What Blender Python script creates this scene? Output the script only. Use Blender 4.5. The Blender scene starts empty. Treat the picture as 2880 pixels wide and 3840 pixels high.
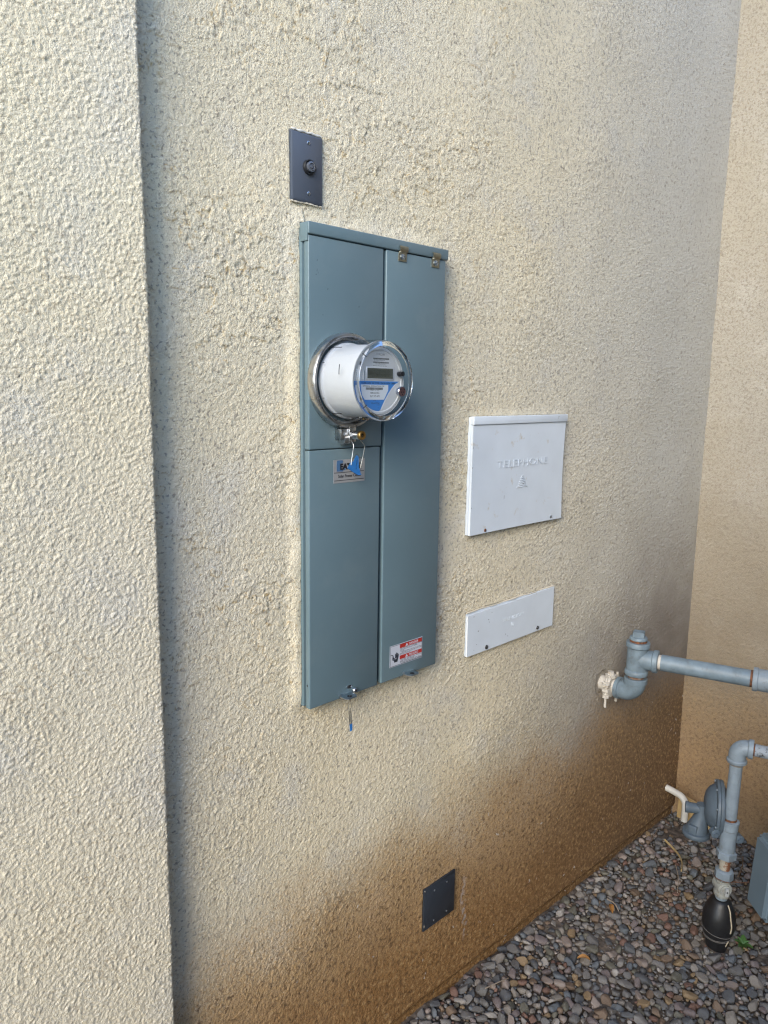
import bpy, bmesh, math, random
import numpy as np
from mathutils import Vector, Matrix, Quaternion

R = math.radians
sc = bpy.context.scene
COL = sc.collection

# ------------------------------------------------------------------ camera
CAM_POS = Vector((-0.7296, -1.0917, 0.1103))
CAM_R = Vector((0.71573279, -0.69824819, 0.01326788))
CAM_U = Vector((0.10439968, 0.12576005, 0.98655214))
CAM_F = Vector((0.69052681, 0.70472255, -0.16290747))
cd = bpy.data.cameras.new('camera')
cam = bpy.data.objects.new('camera', cd)
COL.objects.link(cam)
m3 = Matrix((CAM_R, CAM_U, -CAM_F)).transposed()
cam.matrix_world = Matrix.Translation(CAM_POS) @ m3.to_4x4()
cd.sensor_fit = 'HORIZONTAL'
cd.sensor_width = 36.0
cd.lens = 36.0 * 2787.3 / 2880.0
cd.clip_start = 0.02
cd.clip_end = 2000.0
sc.camera = cam

# ------------------------------------------------------------------ sky, sun, exposure
SUN_AZ = R(245.0)      # clockwise from +Y: the light comes along the yard, from beyond the pier
SUN_EL = R(26.0)
world = bpy.data.worlds.new('World')
sc.world = world
world.use_nodes = True
wn = world.node_tree
for n in list(wn.nodes):
    wn.nodes.remove(n)
wo = wn.nodes.new('ShaderNodeOutputWorld')
wb = wn.nodes.new('ShaderNodeBackground')
ws = wn.nodes.new('ShaderNodeTexSky')
ws.sky_type = 'NISHITA'
ws.sun_disc = False
ws.sun_elevation = SUN_EL
ws.sun_rotation = SUN_AZ
ws.dust_density = 0.3
ws.ozone_density = 3.5
ws.air_density = 1.0
wb.inputs[1].default_value = 0.15
wn.links.new(ws.outputs[0], wb.inputs[0])
wn.links.new(wb.outputs[0], wo.inputs[0])

sl = bpy.data.lights.new('sun', 'SUN')
sl.energy = 0.95
sl.angle = R(30.0)
sl.color = (1.0, 0.86, 0.64)
sun = bpy.data.objects.new('sun', sl)
COL.objects.link(sun)
to_sun = Vector((math.sin(SUN_AZ) * math.cos(SUN_EL), math.cos(SUN_AZ) * math.cos(SUN_EL), math.sin(SUN_EL)))
sun.rotation_euler = to_sun.to_track_quat('Z', 'Y').to_euler()

sc.view_settings.view_transform = 'Standard'
sc.view_settings.look = 'None'
sc.view_settings.gamma = 1.0
sc.view_settings.use_curve_mapping = False
sc.view_settings.exposure = 2.0
sc.render.engine = 'CYCLES'
sc.cycles.max_bounces = 6
sc.cycles.use_denoising = True
sc.cycles.denoiser = 'OPENIMAGEDENOISE'
sc.cycles.denoising_input_passes = 'RGB_ALBEDO_NORMAL'
sc.cycles.denoising_prefilter = 'NONE'
sc.cycles.sampling_pattern = 'BLUE_NOISE'
sc.cycles.sample_clamp_indirect = 3.0
sc.cycles.sample_clamp_direct = 6.0
sc.cycles.filter_width = 1.25
sc.cycles.transparent_max_bounces = 16

# ------------------------------------------------------------------ helpers
def mat(name, color, rough=0.6, metal=0.0, var=0.0, vscale=30.0, bump=0.0, bscale=400.0, spec=0.5, rvar=0.0,
        color2=None, mscale=20.0, mlo=0.45, mhi=0.6, rough2=None):
    """principled material: colour, slow tone variation, optional second colour in worn patches, fine bump"""
    m = bpy.data.materials.new(name)
    m.use_nodes = True
    nt = m.node_tree
    b = nt.nodes['Principled BSDF']
    b.inputs['Roughness'].default_value = rough
    b.inputs['Metallic'].default_value = metal
    b.inputs['Specular IOR Level'].default_value = spec
    b.inputs['Base Color'].default_value = (*color, 1)
    tc = nt.nodes.new('ShaderNodeTexCoord')
    out = None
    if var > 0 or color2:
        rgb = nt.nodes.new('ShaderNodeRGB')
        rgb.outputs[0].default_value = (*color, 1)
        out = rgb.outputs[0]
    if color2:
        n = nt.nodes.new('ShaderNodeTexNoise')
        n.inputs['Scale'].default_value = mscale
        n.inputs['Detail'].default_value = 6
        n.inputs['Roughness'].default_value = 0.65
        nt.links.new(tc.outputs['Object'], n.inputs['Vector'])
        mr = nt.nodes.new('ShaderNodeMapRange')
        mr.inputs[1].default_value = mlo
        mr.inputs[2].default_value = mhi
        nt.links.new(n.outputs[0], mr.inputs[0])
        mx = nt.nodes.new('ShaderNodeMix')
        mx.data_type = 'RGBA'
        mx.inputs[7].default_value = (*color2, 1)
        nt.links.new(mr.outputs[0], mx.inputs[0])
        nt.links.new(out, mx.inputs[6])
        out = mx.outputs[2]
        if rough2 is not None:
            mr2 = nt.nodes.new('ShaderNodeMapRange')
            mr2.inputs[3].default_value = rough
            mr2.inputs[4].default_value = rough2
            nt.links.new(mr.outputs[0], mr2.inputs[0])
            nt.links.new(mr2.outputs[0], b.inputs['Roughness'])
    if var > 0:
        n = nt.nodes.new('ShaderNodeTexNoise')
        n.inputs['Scale'].default_value = vscale
        n.inputs['Detail'].default_value = 5
        nt.links.new(tc.outputs['Object'], n.inputs['Vector'])
        mr = nt.nodes.new('ShaderNodeMapRange')
        mr.inputs[1].default_value = 0.25
        mr.inputs[2].default_value = 0.75
        mr.inputs[3].default_value = 1 - var
        mr.inputs[4].default_value = 1 + var
        nt.links.new(n.outputs[0], mr.inputs[0])
        hs = nt.nodes.new('ShaderNodeHueSaturation')
        nt.links.new(mr.outputs[0], hs.inputs['Value'])
        nt.links.new(out, hs.inputs['Color'])
        out = hs.outputs[0]
        if rvar > 0:
            mr3 = nt.nodes.new('ShaderNodeMapRange')
            mr3.inputs[1].default_value = 0.25
            mr3.inputs[2].default_value = 0.75
            mr3.inputs[3].default_value = rough - rvar
            mr3.inputs[4].default_value = rough + rvar
            nt.links.new(n.outputs[0], mr3.inputs[0])
            nt.links.new(mr3.outputs[0], b.inputs['Roughness'])
    if out is not None:
        nt.links.new(out, b.inputs['Base Color'])
    if bump > 0:
        n = nt.nodes.new('ShaderNodeTexNoise')
        n.inputs['Scale'].default_value = bscale
        n.inputs['Detail'].default_value = 3
        nt.links.new(tc.outputs['Object'], n.inputs['Vector'])
        bp = nt.nodes.new('ShaderNodeBump')
        bp.inputs['Strength'].default_value = 1.0
        bp.inputs['Distance'].default_value = bump
        nt.links.new(n.outputs[0], bp.inputs['Height'])
        nt.links.new(bp.outputs[0], b.inputs['Normal'])
    return m

def obj(name, bm, mats, parent=None, smooth=40.0):
    me = bpy.data.meshes.new(name)
    bmesh.ops.recalc_face_normals(bm, faces=bm.faces)
    bm.to_mesh(me)
    bm.free()
    if not isinstance(mats, (list, tuple)):
        mats = [mats]
    for m in mats:
        me.materials.append(m)
    if smooth:
        me.shade_smooth()
        me.set_sharp_from_angle(angle=R(smooth))
    o = bpy.data.objects.new(name, me)
    COL.objects.link(o)
    if parent is not None:
        o.parent = parent
        o.matrix_parent_inverse = parent.matrix_basis.inverted()
    return o

def small(o):
    o['kind'] = 'stuff'      # pieces too small to pick apart in the picture
    return o


def tag(o, label, cat, group=None, kind=None):
    o['label'] = label
    o['category'] = cat
    if group:
        o['group'] = group
    if kind:
        o['kind'] = kind
    return o

def thing(name, loc, label, cat, group=None):
    o = bpy.data.objects.new(name, None)
    o.empty_display_size = 0.05
    COL.objects.link(o)
    o.location = loc
    o.matrix_basis = Matrix.Translation(Vector(loc))
    return tag(o, label, cat, group)

def B():
    return bmesh.new()

def box(bm, x0, x1, y0, y1, z0, z1, bev=0.0, seg=2, mi=0):
    vs = [bm.verts.new(p) for p in ((x0, y0, z0), (x1, y0, z0), (x1, y1, z0), (x0, y1, z0),
                                    (x0, y0, z1), (x1, y0, z1), (x1, y1, z1), (x0, y1, z1))]
    fs = [bm.faces.new([vs[i] for i in q]) for q in
          ((0, 1, 2, 3), (4, 7, 6, 5), (0, 4, 5, 1), (1, 5, 6, 2), (2, 6, 7, 3), (3, 7, 4, 0))]
    for f in fs:
        f.material_index = mi
    if bev > 0:
        es = list({e for f in fs for e in f.edges})
        r = bmesh.ops.bevel(bm, geom=es, offset=bev, segments=seg, profile=0.5, affect='EDGES')
        for f in r['faces']:
            f.material_index = mi
    return vs

def frame(axis):
    a = Vector(axis).normalized()
    t = Vector((0, 0, 1)) if abs(a.z) < 0.9 else Vector((1, 0, 0))
    u = t.cross(a).normalized()
    return a, u, a.cross(u)

def lathe(bm, prof, o, axis, n=40, mi=0, cap=True, phase=0.0):
    """prof: (radius, distance along axis); radius 0 closes to a point"""
    a, u, v = frame(axis)
    o = Vector(o)
    rings = []
    for r, h in prof:
        if r <= 1e-7:
            rings.append([bm.verts.new(o + a * h)])
        else:
            rings.append([bm.verts.new(o + a * h + (u * math.cos(2 * math.pi * i / n + phase) + v * math.sin(2 * math.pi * i / n + phase)) * r)
                          for i in range(n)])
    for A, C in zip(rings, rings[1:]):
        for i in range(n):
            j = (i + 1) % n
            if len(A) == 1 and len(C) == 1:
                break
            if len(A) == 1:
                q = (A[0], C[i], C[j])
            elif len(C) == 1:
                q = (A[i], C[0], A[j])
            else:
                q = (A[i], C[i], C[j], A[j])
            bm.faces.new(q).material_index = mi
    if cap:
        for ring in (rings[0], rings[-1]):
            if len(ring) > 2:
                bm.faces.new(ring).material_index = mi

def catmull(pts, k=6):
    P = [Vector(p) for p in pts]
    if len(P) < 3:
        return P
    Q = [P[0] * 2 - P[1]] + P + [P[-1] * 2 - P[-2]]
    out = []
    for i in range(1, len(Q) - 2):
        for s in range(k):
            t = s / k
            p0, p1, p2, p3 = Q[i - 1], Q[i], Q[i + 1], Q[i + 2]
            out.append(0.5 * ((2 * p1) + (p2 - p0) * t + (2 * p0 - 5 * p1 + 4 * p2 - p3) * t * t + (3 * p1 - p0 - 3 * p2 + p3) * t ** 3))
    out.append(P[-1])
    return out

def tube(bm, pts, r, n=12, mi=0, cap=True, flat=1.0):
    """sweep a circle (radius number or list) along pts; flat<1 squeezes it"""
    P = [Vector(p) for p in pts]
    N = len(P)
    T = []
    for i in range(N):
        T.append((P[min(i + 1, N - 1)] - P[max(i - 1, 0)]).normalized())
    a, u, v = frame(T[0])
    rings = []
    for i in range(N):
        if i > 0:
            q = T[i - 1].rotation_difference(T[i])
            u = q @ u
        v = T[i].cross(u)
        rr = r[i] if isinstance(r, (list, tuple)) else r
        rings.append([bm.verts.new(P[i] + (u * math.cos(2 * math.pi * k / n) * flat + v * math.sin(2 * math.pi * k / n)) * rr) for k in range(n)])
    for A, C in zip(rings, rings[1:]):
        for i in range(n):
            j = (i + 1) % n
            bm.faces.new((A[i], A[j], C[j], C[i])).material_index = mi
    if cap:
        bm.faces.new(rings[0][::-1]).material_index = mi
        bm.faces.new(rings[-1]).material_index = mi

def arc(c, a0, a1, u, v, r, k=10):
    return [Vector(c) + (Vector(u) * math.cos(a0 + (a1 - a0) * i / k) + Vector(v) * math.sin(a0 + (a1 - a0) * i / k)) * r for i in range(k + 1)]

def prism(bm, pts, d, mi=0):
    """planar polygon pts extruded by vector d"""
    A = [bm.verts.new(Vector(p)) for p in pts]
    C = [bm.verts.new(Vector(p) + Vector(d)) for p in pts]
    bm.faces.new(A).material_index = mi
    bm.faces.new(C[::-1]).material_index = mi
    n = len(pts)
    for i in range(n):
        j = (i + 1) % n
        bm.faces.new((A[i], C[i], C[j], A[j])).material_index = mi

def plate(bm, pts, y, t, mi=0):
    """polygon in (x, z) on the plane y, thickness t toward the viewer (-y)"""
    prism(bm, [(x, y, z) for x, z in pts], (0, -t, 0), mi)

def text(bm, s, x0, x1, z0, z1, y, t, mi=0, fmat=None, bold=0.0, shear=0.0):
    """lettering fitted to the rectangle x0..x1, z0..z1 on plane y, standing t proud; fmat maps it elsewhere"""
    cu = bpy.data.curves.new('lettering', 'FONT')
    cu.body = s
    cu.resolution_u = 3
    cu.extrude = 0.5
    cu.shear = shear
    cu.offset = bold
    to = bpy.data.objects.new('lettering_source', cu)
    COL.objects.link(to)
    me = to.to_mesh()
    n = len(me.vertices)
    co = np.zeros(n * 3)
    me.vertices.foreach_get('co', co)
    co = co.reshape(-1, 3)
    lo, hi = co.min(0), co.max(0)
    vs = []
    for c in co:
        fx = (c[0] - lo[0]) / (hi[0] - lo[0])
        fz = (c[1] - lo[1]) / (hi[1] - lo[1])
        p = Vector((x0 + (x1 - x0) * fx, y - (t if c[2] > 0 else 0.0), z0 + (z1 - z0) * fz))
        vs.append(bm.verts.new(fmat @ p if fmat else p))
    for p in me.polygons:
        try:
            bm.faces.new([vs[i] for i in p.vertices]).material_index = mi
        except ValueError:
            pass
    to.to_mesh_clear()
    bpy.data.objects.remove(to)
    bpy.data.curves.remove(cu)

def screw(name, c, r, h, axis, mats, parent, phillips=True, ang=0.4, hexa=False):
    """screw head with a recess; mats = [metal, recess]"""
    bm = B()
    a, u, v = frame(axis)
    if hexa:
        lathe(bm, [(r, 0), (r, h * 0.85), (r * 0.9, h), (0, h)], c, axis, n=6, cap=False)
        lathe(bm, [(r * 1.35, 0), (r * 1.35, h * 0.25), (r, h * 0.3)], c, axis, n=20, cap=False)
    else:
        lathe(bm, [(r, 0), (r * 0.97, h * 0.45), (r * 0.75, h * 0.85), (0, h)], c, axis, n=20, cap=False)
    for k in range(2 if phillips else 1):
        d = u * math.cos(ang + k * math.pi / 2) + v * math.sin(ang + k * math.pi / 2)
        e = a.cross(d)
        o = Vector(c) + a * (h * 0.8)
        L, w = r * 0.62, r * 0.14
        prism(bm, [o + d * L + e * w, o - d * L + e * w, o - d * L - e * w, o + d * L - e * w], a * (h * 0.3), 1)
    return obj(name, bm, mats, parent)

# ------------------------------------------------------------------ shared materials
PAINT = mat('panel_paint', (0.118, 0.178, 0.205), rough=0.4, var=0.05, vscale=6, rvar=0.05, color2=(0.145, 0.2, 0.22), mscale=7, mlo=0.5, mhi=0.75)
PAINT_DARK = mat('panel_recess', (0.03, 0.04, 0.045), rough=0.6)
STEEL = mat('bare_steel', (0.52, 0.52, 0.52), rough=0.3, metal=1.0, var=0.15, vscale=60, rvar=0.1)
ZINC = mat('zinc', (0.55, 0.6, 0.66), rough=0.28, metal=1.0, var=0.1, vscale=150)
BRASS_CLIP = mat('dull_clip_steel', (0.42, 0.39, 0.3), rough=0.4, metal=1.0, var=0.15, vscale=120)
BRASS = mat('brass', (0.42, 0.27, 0.1), rough=0.35, metal=1.0, var=0.2, vscale=300)
BLACK = mat('black_print', (0.012, 0.013, 0.016), rough=0.5)
RECESS = mat('screw_recess', (0.04, 0.04, 0.045), rough=0.6)
WHITE_PAINT = mat('white_box_paint', (0.62, 0.675, 0.735), rough=0.5, var=0.05, vscale=14, bump=0.00006, bscale=350,
                  color2=(0.5, 0.46, 0.4), mscale=26, mlo=0.63, mhi=0.74)
WHITE_PLAIN = mat('white_plain', (0.62, 0.675, 0.735), rough=0.5, var=0.03)
COVER_GREY = mat('dark_cover_plastic', (0.075, 0.09, 0.12), rough=0.42, var=0.06, vscale=20, bump=0.00003, bscale=900)
COVER_DARK = mat('dark_cover_paint', (0.028, 0.034, 0.045), rough=0.4, var=0.06, vscale=20)
PIPE_GREY = mat('pipe_grey_paint', (0.135, 0.18, 0.215), rough=0.5, var=0.25, vscale=40, bump=0.00015, bscale=260,
                color2=(0.1, 0.115, 0.13), mscale=45, mlo=0.58, mhi=0.72)
PIPE_PALE = mat('pipe_pale_paint', (0.185, 0.225, 0.26), rough=0.5, var=0.2, vscale=40, bump=0.00015, bscale=260,
                color2=(0.13, 0.14, 0.15), mscale=60, mlo=0.6, mhi=0.74)
REG_GREY = mat('regulator_paint', (0.075, 0.10, 0.125), rough=0.5, var=0.15, vscale=50, bump=0.0002, bscale=300)
RUST = mat('rust', (0.15, 0.055, 0.022), rough=0.85, var=0.4, vscale=120, bump=0.0003, bscale=500, color2=(0.07, 0.035, 0.02), mscale=90)
BLACK_SLEEVE = mat('black_wrap', (0.012, 0.012, 0.013), rough=0.45, var=0.3, vscale=40, bump=0.0003, bscale=120)
BEIGE = mat('beige_plastic', (0.45, 0.38, 0.27), rough=0.6, var=0.1)
OFFWHITE = mat('overpainted_offwhite', (0.48, 0.45, 0.4), rough=0.7, var=0.12, vscale=90, bump=0.0003, bscale=350,
               color2=(0.27, 0.21, 0.15), mscale=70, mlo=0.55, mhi=0.7)
PVC = mat('white_pvc', (0.55, 0.53, 0.48), rough=0.5, var=0.08, vscale=60)

# ------------------------------------------------------------------ stucco: height fields
rng = np.random.default_rng(11)

def band(seed, size=1024, per=6.0, width=0.45):
    """periodic band-limited noise, one wavelength = per samples, unit variance"""
    r = np.random.default_rng(seed)
    f = np.fft.rfft2(r.standard_normal((size, size)))
    kx = np.fft.rfftfreq(size)[None, :]
    ky = np.fft.fftfreq(size)[:, None]
    k = np.sqrt(kx * kx + ky * ky) + 1e-9
    f *= np.exp(-(np.log(k * per) / width) ** 2)
    a = np.fft.irfft2(f, s=(size, size))
    return a / a.std()

def sample(a, per, lam, x, z, ox=0.0, oz=0.0):
    """bilinear lookup of a noise tile whose wavelength is lam metres"""
    n = a.shape[0]
    u = (x / lam * per + ox) % n
    v = (z / lam * per + oz) % n
    i = np.floor(u).astype(int)
    j = np.floor(v).astype(int)
    fu, fv = u - i, v - j
    i1, j1 = (i + 1) % n, (j + 1) % n
    i %= n
    j %= n
    return (a[j, i] * (1 - fu) + a[j, i1] * fu) * (1 - fv) + (a[j1, i] * (1 - fu) + a[j1, i1] * fu) * fv

def grains(seed, size=2048, layers=((0.060, 0.95, 0.75), (0.020, 1.4, 1.05), (0.004, 2.1, 1.3))):
    """periodic tile of separate sand grains: sparse random spikes, each blurred to a rounded bump"""
    r = np.random.default_rng(seed)
    k = np.sqrt(np.fft.rfftfreq(size)[None, :] ** 2 + np.fft.fftfreq(size)[:, None] ** 2)
    out = np.zeros((size, size))
    for p, sig, amp in layers:
        a = (r.random((size, size)) < p) * r.uniform(0.35, 1.0, (size, size)) * amp
        f = np.fft.rfft2(a) * np.exp(-2 * (math.pi * k * sig) ** 2) * (2 * math.pi * sig * sig)
        out += np.fft.irfft2(f, s=(size, size))
    return out - out.mean()


N_GRAIN = grains(21)
N_FINE = band(1, 2048, 5.0, 0.5)
N_MID = band(2, 1024, 8.0, 0.6)
N_LOW = band(3, 512, 16.0, 0.8)
N_LOW2 = band(4, 512, 16.0, 0.8)

def sstep(a, b, x):
    t = np.clip((x - a) / (b - a), 0, 1)
    return t * t * (3 - 2 * t)

def stucco_height(x, z, kind):
    """relief in metres, outward positive"""
    o = {'main': 0.0, 'pier': 137.0, 'side': 311.0}[kind]
    # one tile sample is a millimetre
    g = np.tanh(sample(N_GRAIN, 1.0, 0.00088, x, z, o * 5, o * 2) * 1.0)
    fine2 = sample(N_FINE, 5.0, 0.0085, x, z, o + 400, o * 2 + 77)
    mid = sample(N_MID, 8.0, 0.021, x, z, o * 3, o)
    mid2 = sample(N_MID, 8.0, 0.055, x, z * 1.5, o + 50, o + 90)
    low = sample(N_LOW, 16.0, 0.16, x * 0.8, z * 1.6, o, o)
    low2 = sample(N_LOW2, 16.0, 0.5, x, z, o, o)
    rough = np.clip(0.68 + 0.34 * np.tanh(0.7 * mid + 0.9 * mid2 + low2), 0.15, 1.05)
    crease = 0 * x
    if kind == 'main':
        # trowelled ledges in the upper, near part of the wall
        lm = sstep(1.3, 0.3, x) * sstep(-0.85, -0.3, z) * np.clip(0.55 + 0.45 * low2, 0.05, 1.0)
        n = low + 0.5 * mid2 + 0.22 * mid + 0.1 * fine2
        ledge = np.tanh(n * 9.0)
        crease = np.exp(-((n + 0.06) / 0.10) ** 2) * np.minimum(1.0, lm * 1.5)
        fine_amp = 0.85 + 0.35 * sstep(0.2, -0.6, z) + 0.35 * sstep(0.5, 1.2, x)
        h = 0.00115 * g * rough * fine_amp + 0.00025 * fine2 + 0.00018 * mid + 0.00060 * lm * ledge + 0.0010 * low2
    elif kind == 'pier':
        h = 0.00110 * g * (0.55 + 0.45 * rough) + 0.00030 * fine2 + 0.00015 * mid + 0.0004 * low2
    else:
        h = 0.0014 * g * rough + 0.0003 * fine2 + 0.0003 * mid + 0.0002 * mid2 + 0.0009 * low2
    return h, crease

def grid_object(name, xs, zs, place, kind, material, extra=None):
    X, Z = np.meshgrid(xs, zs)
    h, crease = stucco_height(X, Z, kind)
    if extra is not None:
        h = extra(X, Z, h)
    P = place(X, Z, h).reshape(-1, 3)
    nx, nz = len(xs), len(zs)
    idx = np.arange(nx * nz).reshape(nz, nx)
    q = np.stack([idx[:-1, :-1], idx[:-1, 1:], idx[1:, 1:], idx[1:, :-1]], -1).reshape(-1, 4)
    me = bpy.data.meshes.new(name)
    me.vertices.add(len(P))
    me.vertices.foreach_set('co', P.astype(np.float32).ravel())
    me.loops.add(q.size)
    me.loops.foreach_set('vertex_index', q.astype(np.int32).ravel())
    me.polygons.add(len(q))
    me.polygons.foreach_set('loop_start', np.arange(0, q.size, 4, dtype=np.int32))
    me.update(calc_edges=True)
    me.shade_smooth()
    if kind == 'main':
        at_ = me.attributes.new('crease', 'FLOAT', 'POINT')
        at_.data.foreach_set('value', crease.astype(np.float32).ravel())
    me.materials.append(material)
    o = bpy.data.objects.new(name, me)
    COL.objects.link(o)
    return o

def stucco_material(name, kind):
    m = bpy.data.materials.new(name)
    m.use_nodes = True
    nt = m.node_tree
    L = nt.links
    b = nt.nodes['Principled BSDF']
    b.inputs['Roughness'].default_value = 0.9
    b.inputs['Specular IOR Level'].default_value = 0.2
    tc = nt.nodes.new('ShaderNodeTexCoord')
    sep = nt.nodes.new('ShaderNodeSeparateXYZ')
    L.new(tc.outputs['Object'], sep.inputs[0])

    def noise(scale, detail=4, rough=0.55, dist=0.0, w=None):
        n = nt.nodes.new('ShaderNodeTexNoise')
        n.inputs['Scale'].default_value = scale
        n.inputs['Detail'].default_value = detail
        n.inputs['Roughness'].default_value = rough
        n.inputs['Distortion'].default_value = dist
        L.new(w if w is not None else tc.outputs['Object'], n.inputs['Vector'])
        return n.outputs[0]

    def mr(v, a, c, d=0.0, e=1.0, smooth=True):
        n = nt.nodes.new('ShaderNodeMapRange')
        n.interpolation_type = 'SMOOTHSTEP' if smooth else 'LINEAR'
        L.new(v, n.inputs[0])
        for i, val in ((1, a), (2, c), (3, d), (4, e)):
            n.inputs[i].default_value = val
        return n.outputs[0]

    def ma(op, a, c):
        n = nt.nodes.new('ShaderNodeMath')
        n.operation = op
        for i, v in ((0, a), (1, c)):
            if isinstance(v, (int, float)):
                n.inputs[i].default_value = v
            else:
                L.new(v, n.inputs[i])
        return n.outputs[0]

    def mix(f, a, c):
        n = nt.nodes.new('ShaderNodeMix')
        n.data_type = 'RGBA'
        if isinstance(f, (int, float)):
            n.inputs[0].default_value = f
        else:
            L.new(f, n.inputs[0])
        for i, v in ((6, a), (7, c)):
            if isinstance(v, tuple):
                n.inputs[i].default_value = (*v, 1)
            else:
                L.new(v, n.inputs[i])
        return n.outputs[2]

    z = sep.outputs[2]
    x = sep.outputs[0]
    n_big = noise(1.6, 3)
    n_mid = noise(7.0, 5, 0.6)
    n_grain = noise(150.0, 3, 0.6)
    n_grain2 = noise(150.0, 2, 0.55, 0.3)
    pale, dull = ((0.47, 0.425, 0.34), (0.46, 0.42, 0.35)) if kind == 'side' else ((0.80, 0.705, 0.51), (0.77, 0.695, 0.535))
    base = mix(mr(n_big, 0.35, 0.65), pale, dull)
    # pale lime bloom, dusty patches
    base = mix(ma('MULTIPLY', mr(n_mid, 0.5, 0.72), 0.45), base, (0.66, 0.635, 0.58) if kind != 'side' else (0.55, 0.52, 0.46))
    # ochre specks in random clusters
    sp = ma('MULTIPLY', mr(n_grain, 0.55, 0.7), mr(noise(5.0, 4), 0.4, 0.65))
    base = mix(ma('MULTIPLY', sp, 0.45), base, (0.50, 0.36, 0.18))
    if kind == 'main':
        # warm light caught along the trowel ledges, painted as ochre
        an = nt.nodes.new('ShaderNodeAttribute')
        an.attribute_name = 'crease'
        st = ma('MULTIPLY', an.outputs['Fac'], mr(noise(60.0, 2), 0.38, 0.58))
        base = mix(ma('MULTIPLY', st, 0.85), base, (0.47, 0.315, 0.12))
    base = mix(ma('MULTIPLY', mr(n_grain2, 0.56, 0.68), 0.7 if kind != 'pier' else 0.35), base, (0.30, 0.265, 0.22))  # shade between the sand grains, painted as dark speckle
    # coarser painted shadows of the sand pits, so the grain reads from afar
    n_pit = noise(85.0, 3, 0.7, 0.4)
    pit_shade = mr(n_pit, 0.53, 0.66)
    if kind != 'pier':
        # grey grime over the far, lower half, with corner shade painted in
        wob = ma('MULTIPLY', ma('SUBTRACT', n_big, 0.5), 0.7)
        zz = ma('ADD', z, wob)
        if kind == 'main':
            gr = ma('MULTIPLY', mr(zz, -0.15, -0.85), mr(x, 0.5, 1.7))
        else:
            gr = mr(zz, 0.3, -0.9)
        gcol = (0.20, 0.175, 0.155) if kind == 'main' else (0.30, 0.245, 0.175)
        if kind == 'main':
            base = mix(ma('MULTIPLY', mr(x, 0.5, 1.7), 0.85), base, (0.455, 0.455, 0.435))  # light falling off toward the corner, painted as grey
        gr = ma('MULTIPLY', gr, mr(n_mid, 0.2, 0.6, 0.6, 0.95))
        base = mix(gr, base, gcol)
        if kind == 'main':
            base = mix(ma('MULTIPLY', ma('MULTIPLY', pit_shade, mr(x, 0.2, 1.0, 0.2, 1.0)), 0.62), base, (0.26, 0.235, 0.20))
        else:
            base = mix(ma('MULTIPLY', mr(noise(130.0, 3, 0.7), 0.5, 0.64), 0.5), base, (0.25, 0.21, 0.165))  # relief shadows painted on the side wall too, from a finer noise
        # brown soil splash along the foot of the wall
        wob2 = ma('ADD', ma('MULTIPLY', ma('SUBTRACT', n_mid, 0.5), 0.18), ma('MULTIPLY', ma('SUBTRACT', n_big, 0.5), 0.32))
        zs = ma('ADD', ma('ADD', z, wob2), ma('MULTIPLY', ma('SUBTRACT', n_grain, 0.5), 0.30))
        s1 = mr(zs, -0.80, -1.08)
        s2 = mr(zs, -0.95, -1.32)
        base = mix(ma('MULTIPLY', s1, 0.78 if kind == 'main' else 0.35), base, (0.43, 0.26, 0.11))
        base = mix(ma('MULTIPLY', s2, 0.85 if kind == 'main' else 0.35), base, (0.26, 0.128, 0.04))
        if kind == 'main':
            # soil darkened toward the corner, with the loss of light painted in
            base = mix(ma('MULTIPLY', ma('MULTIPLY', s1, mr(x, 0.55, 1.7)), 0.7), base, (0.12, 0.085, 0.058))
        # grain shading painted into the stain: ochre lit tops, dark crevices
        base = mix(ma('MULTIPLY', ma('MULTIPLY', s1, mr(n_pit, 0.50, 0.36)), 0.55 if kind == 'main' else 0.3), base, (0.50, 0.33, 0.155))
        base = mix(ma('MULTIPLY', ma('MULTIPLY', s1, pit_shade), 0.7 if kind == 'main' else 0.4), base, (0.10, 0.062, 0.034))
        # dark speckle and flaked pale spots inside the stain
        base = mix(ma('MULTIPLY', ma('MULTIPLY', s1, mr(n_grain2, 0.55, 0.66)), 0.45 if kind == 'main' else 0.25), base, (0.12, 0.07, 0.035))
        fl = ma('MULTIPLY', mr(noise(52.0, 3, 0.5, 0.6), 0.70, 0.73), mr(zs, -0.8, -1.0))
        base = mix(ma('MULTIPLY', fl, 0.8 if kind == 'main' else 0.0), base, (0.58, 0.53, 0.47))
        if kind == 'main':
            # chalky run below and beside the blank plate
            dx = ma('ABSOLUTE', ma('ADD', ma('SUBTRACT', x, 0.652), ma('MULTIPLY', ma('SUBTRACT', noise(24.0, 3), 0.5), 0.05)), 0)
            run = ma('MULTIPLY', mr(dx, 0.011, 0.003), ma('MULTIPLY', mr(z, -1.33, -1.27), mr(z, -1.12, -1.15)))
            run = ma('MULTIPLY', run, mr(noise(70.0, 3), 0.42, 0.58))
            base = mix(ma('MULTIPLY', run, 0.75), base, (0.42, 0.355, 0.32))
    L.new(base, b.inputs['Base Color'])
    # sand grain finer than the mesh relief
    hh = noise(330.0, 3, 0.7)
    bp = nt.nodes.new('ShaderNodeBump')
    bp.inputs['Strength'].default_value = 1.0
    bp.inputs['Distance'].default_value = {'main': 0.0034, 'pier': 0.0026, 'side': 0.0045}[kind]
    L.new(hh, bp.inputs['Height'])
    L.new(bp.outputs[0], b.inputs['Normal'])
    return m

def spaced(a, c, d0, d1):
    """coordinates from a to c with the step growing from d0 to d1"""
    out = [a]
    L = abs(c - a)
    s = 1 if c > a else -1
    t = 0.0
    while t < L:
        t += d0 + (d1 - d0) * t / L
        out.append(a + s * min(t, L))
    return np.array(out)

# ground level falls slightly toward the corner
def ground_z(x, y=0.0):
    return -1.405 - 0.034 * x + 0.012 * y

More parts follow.
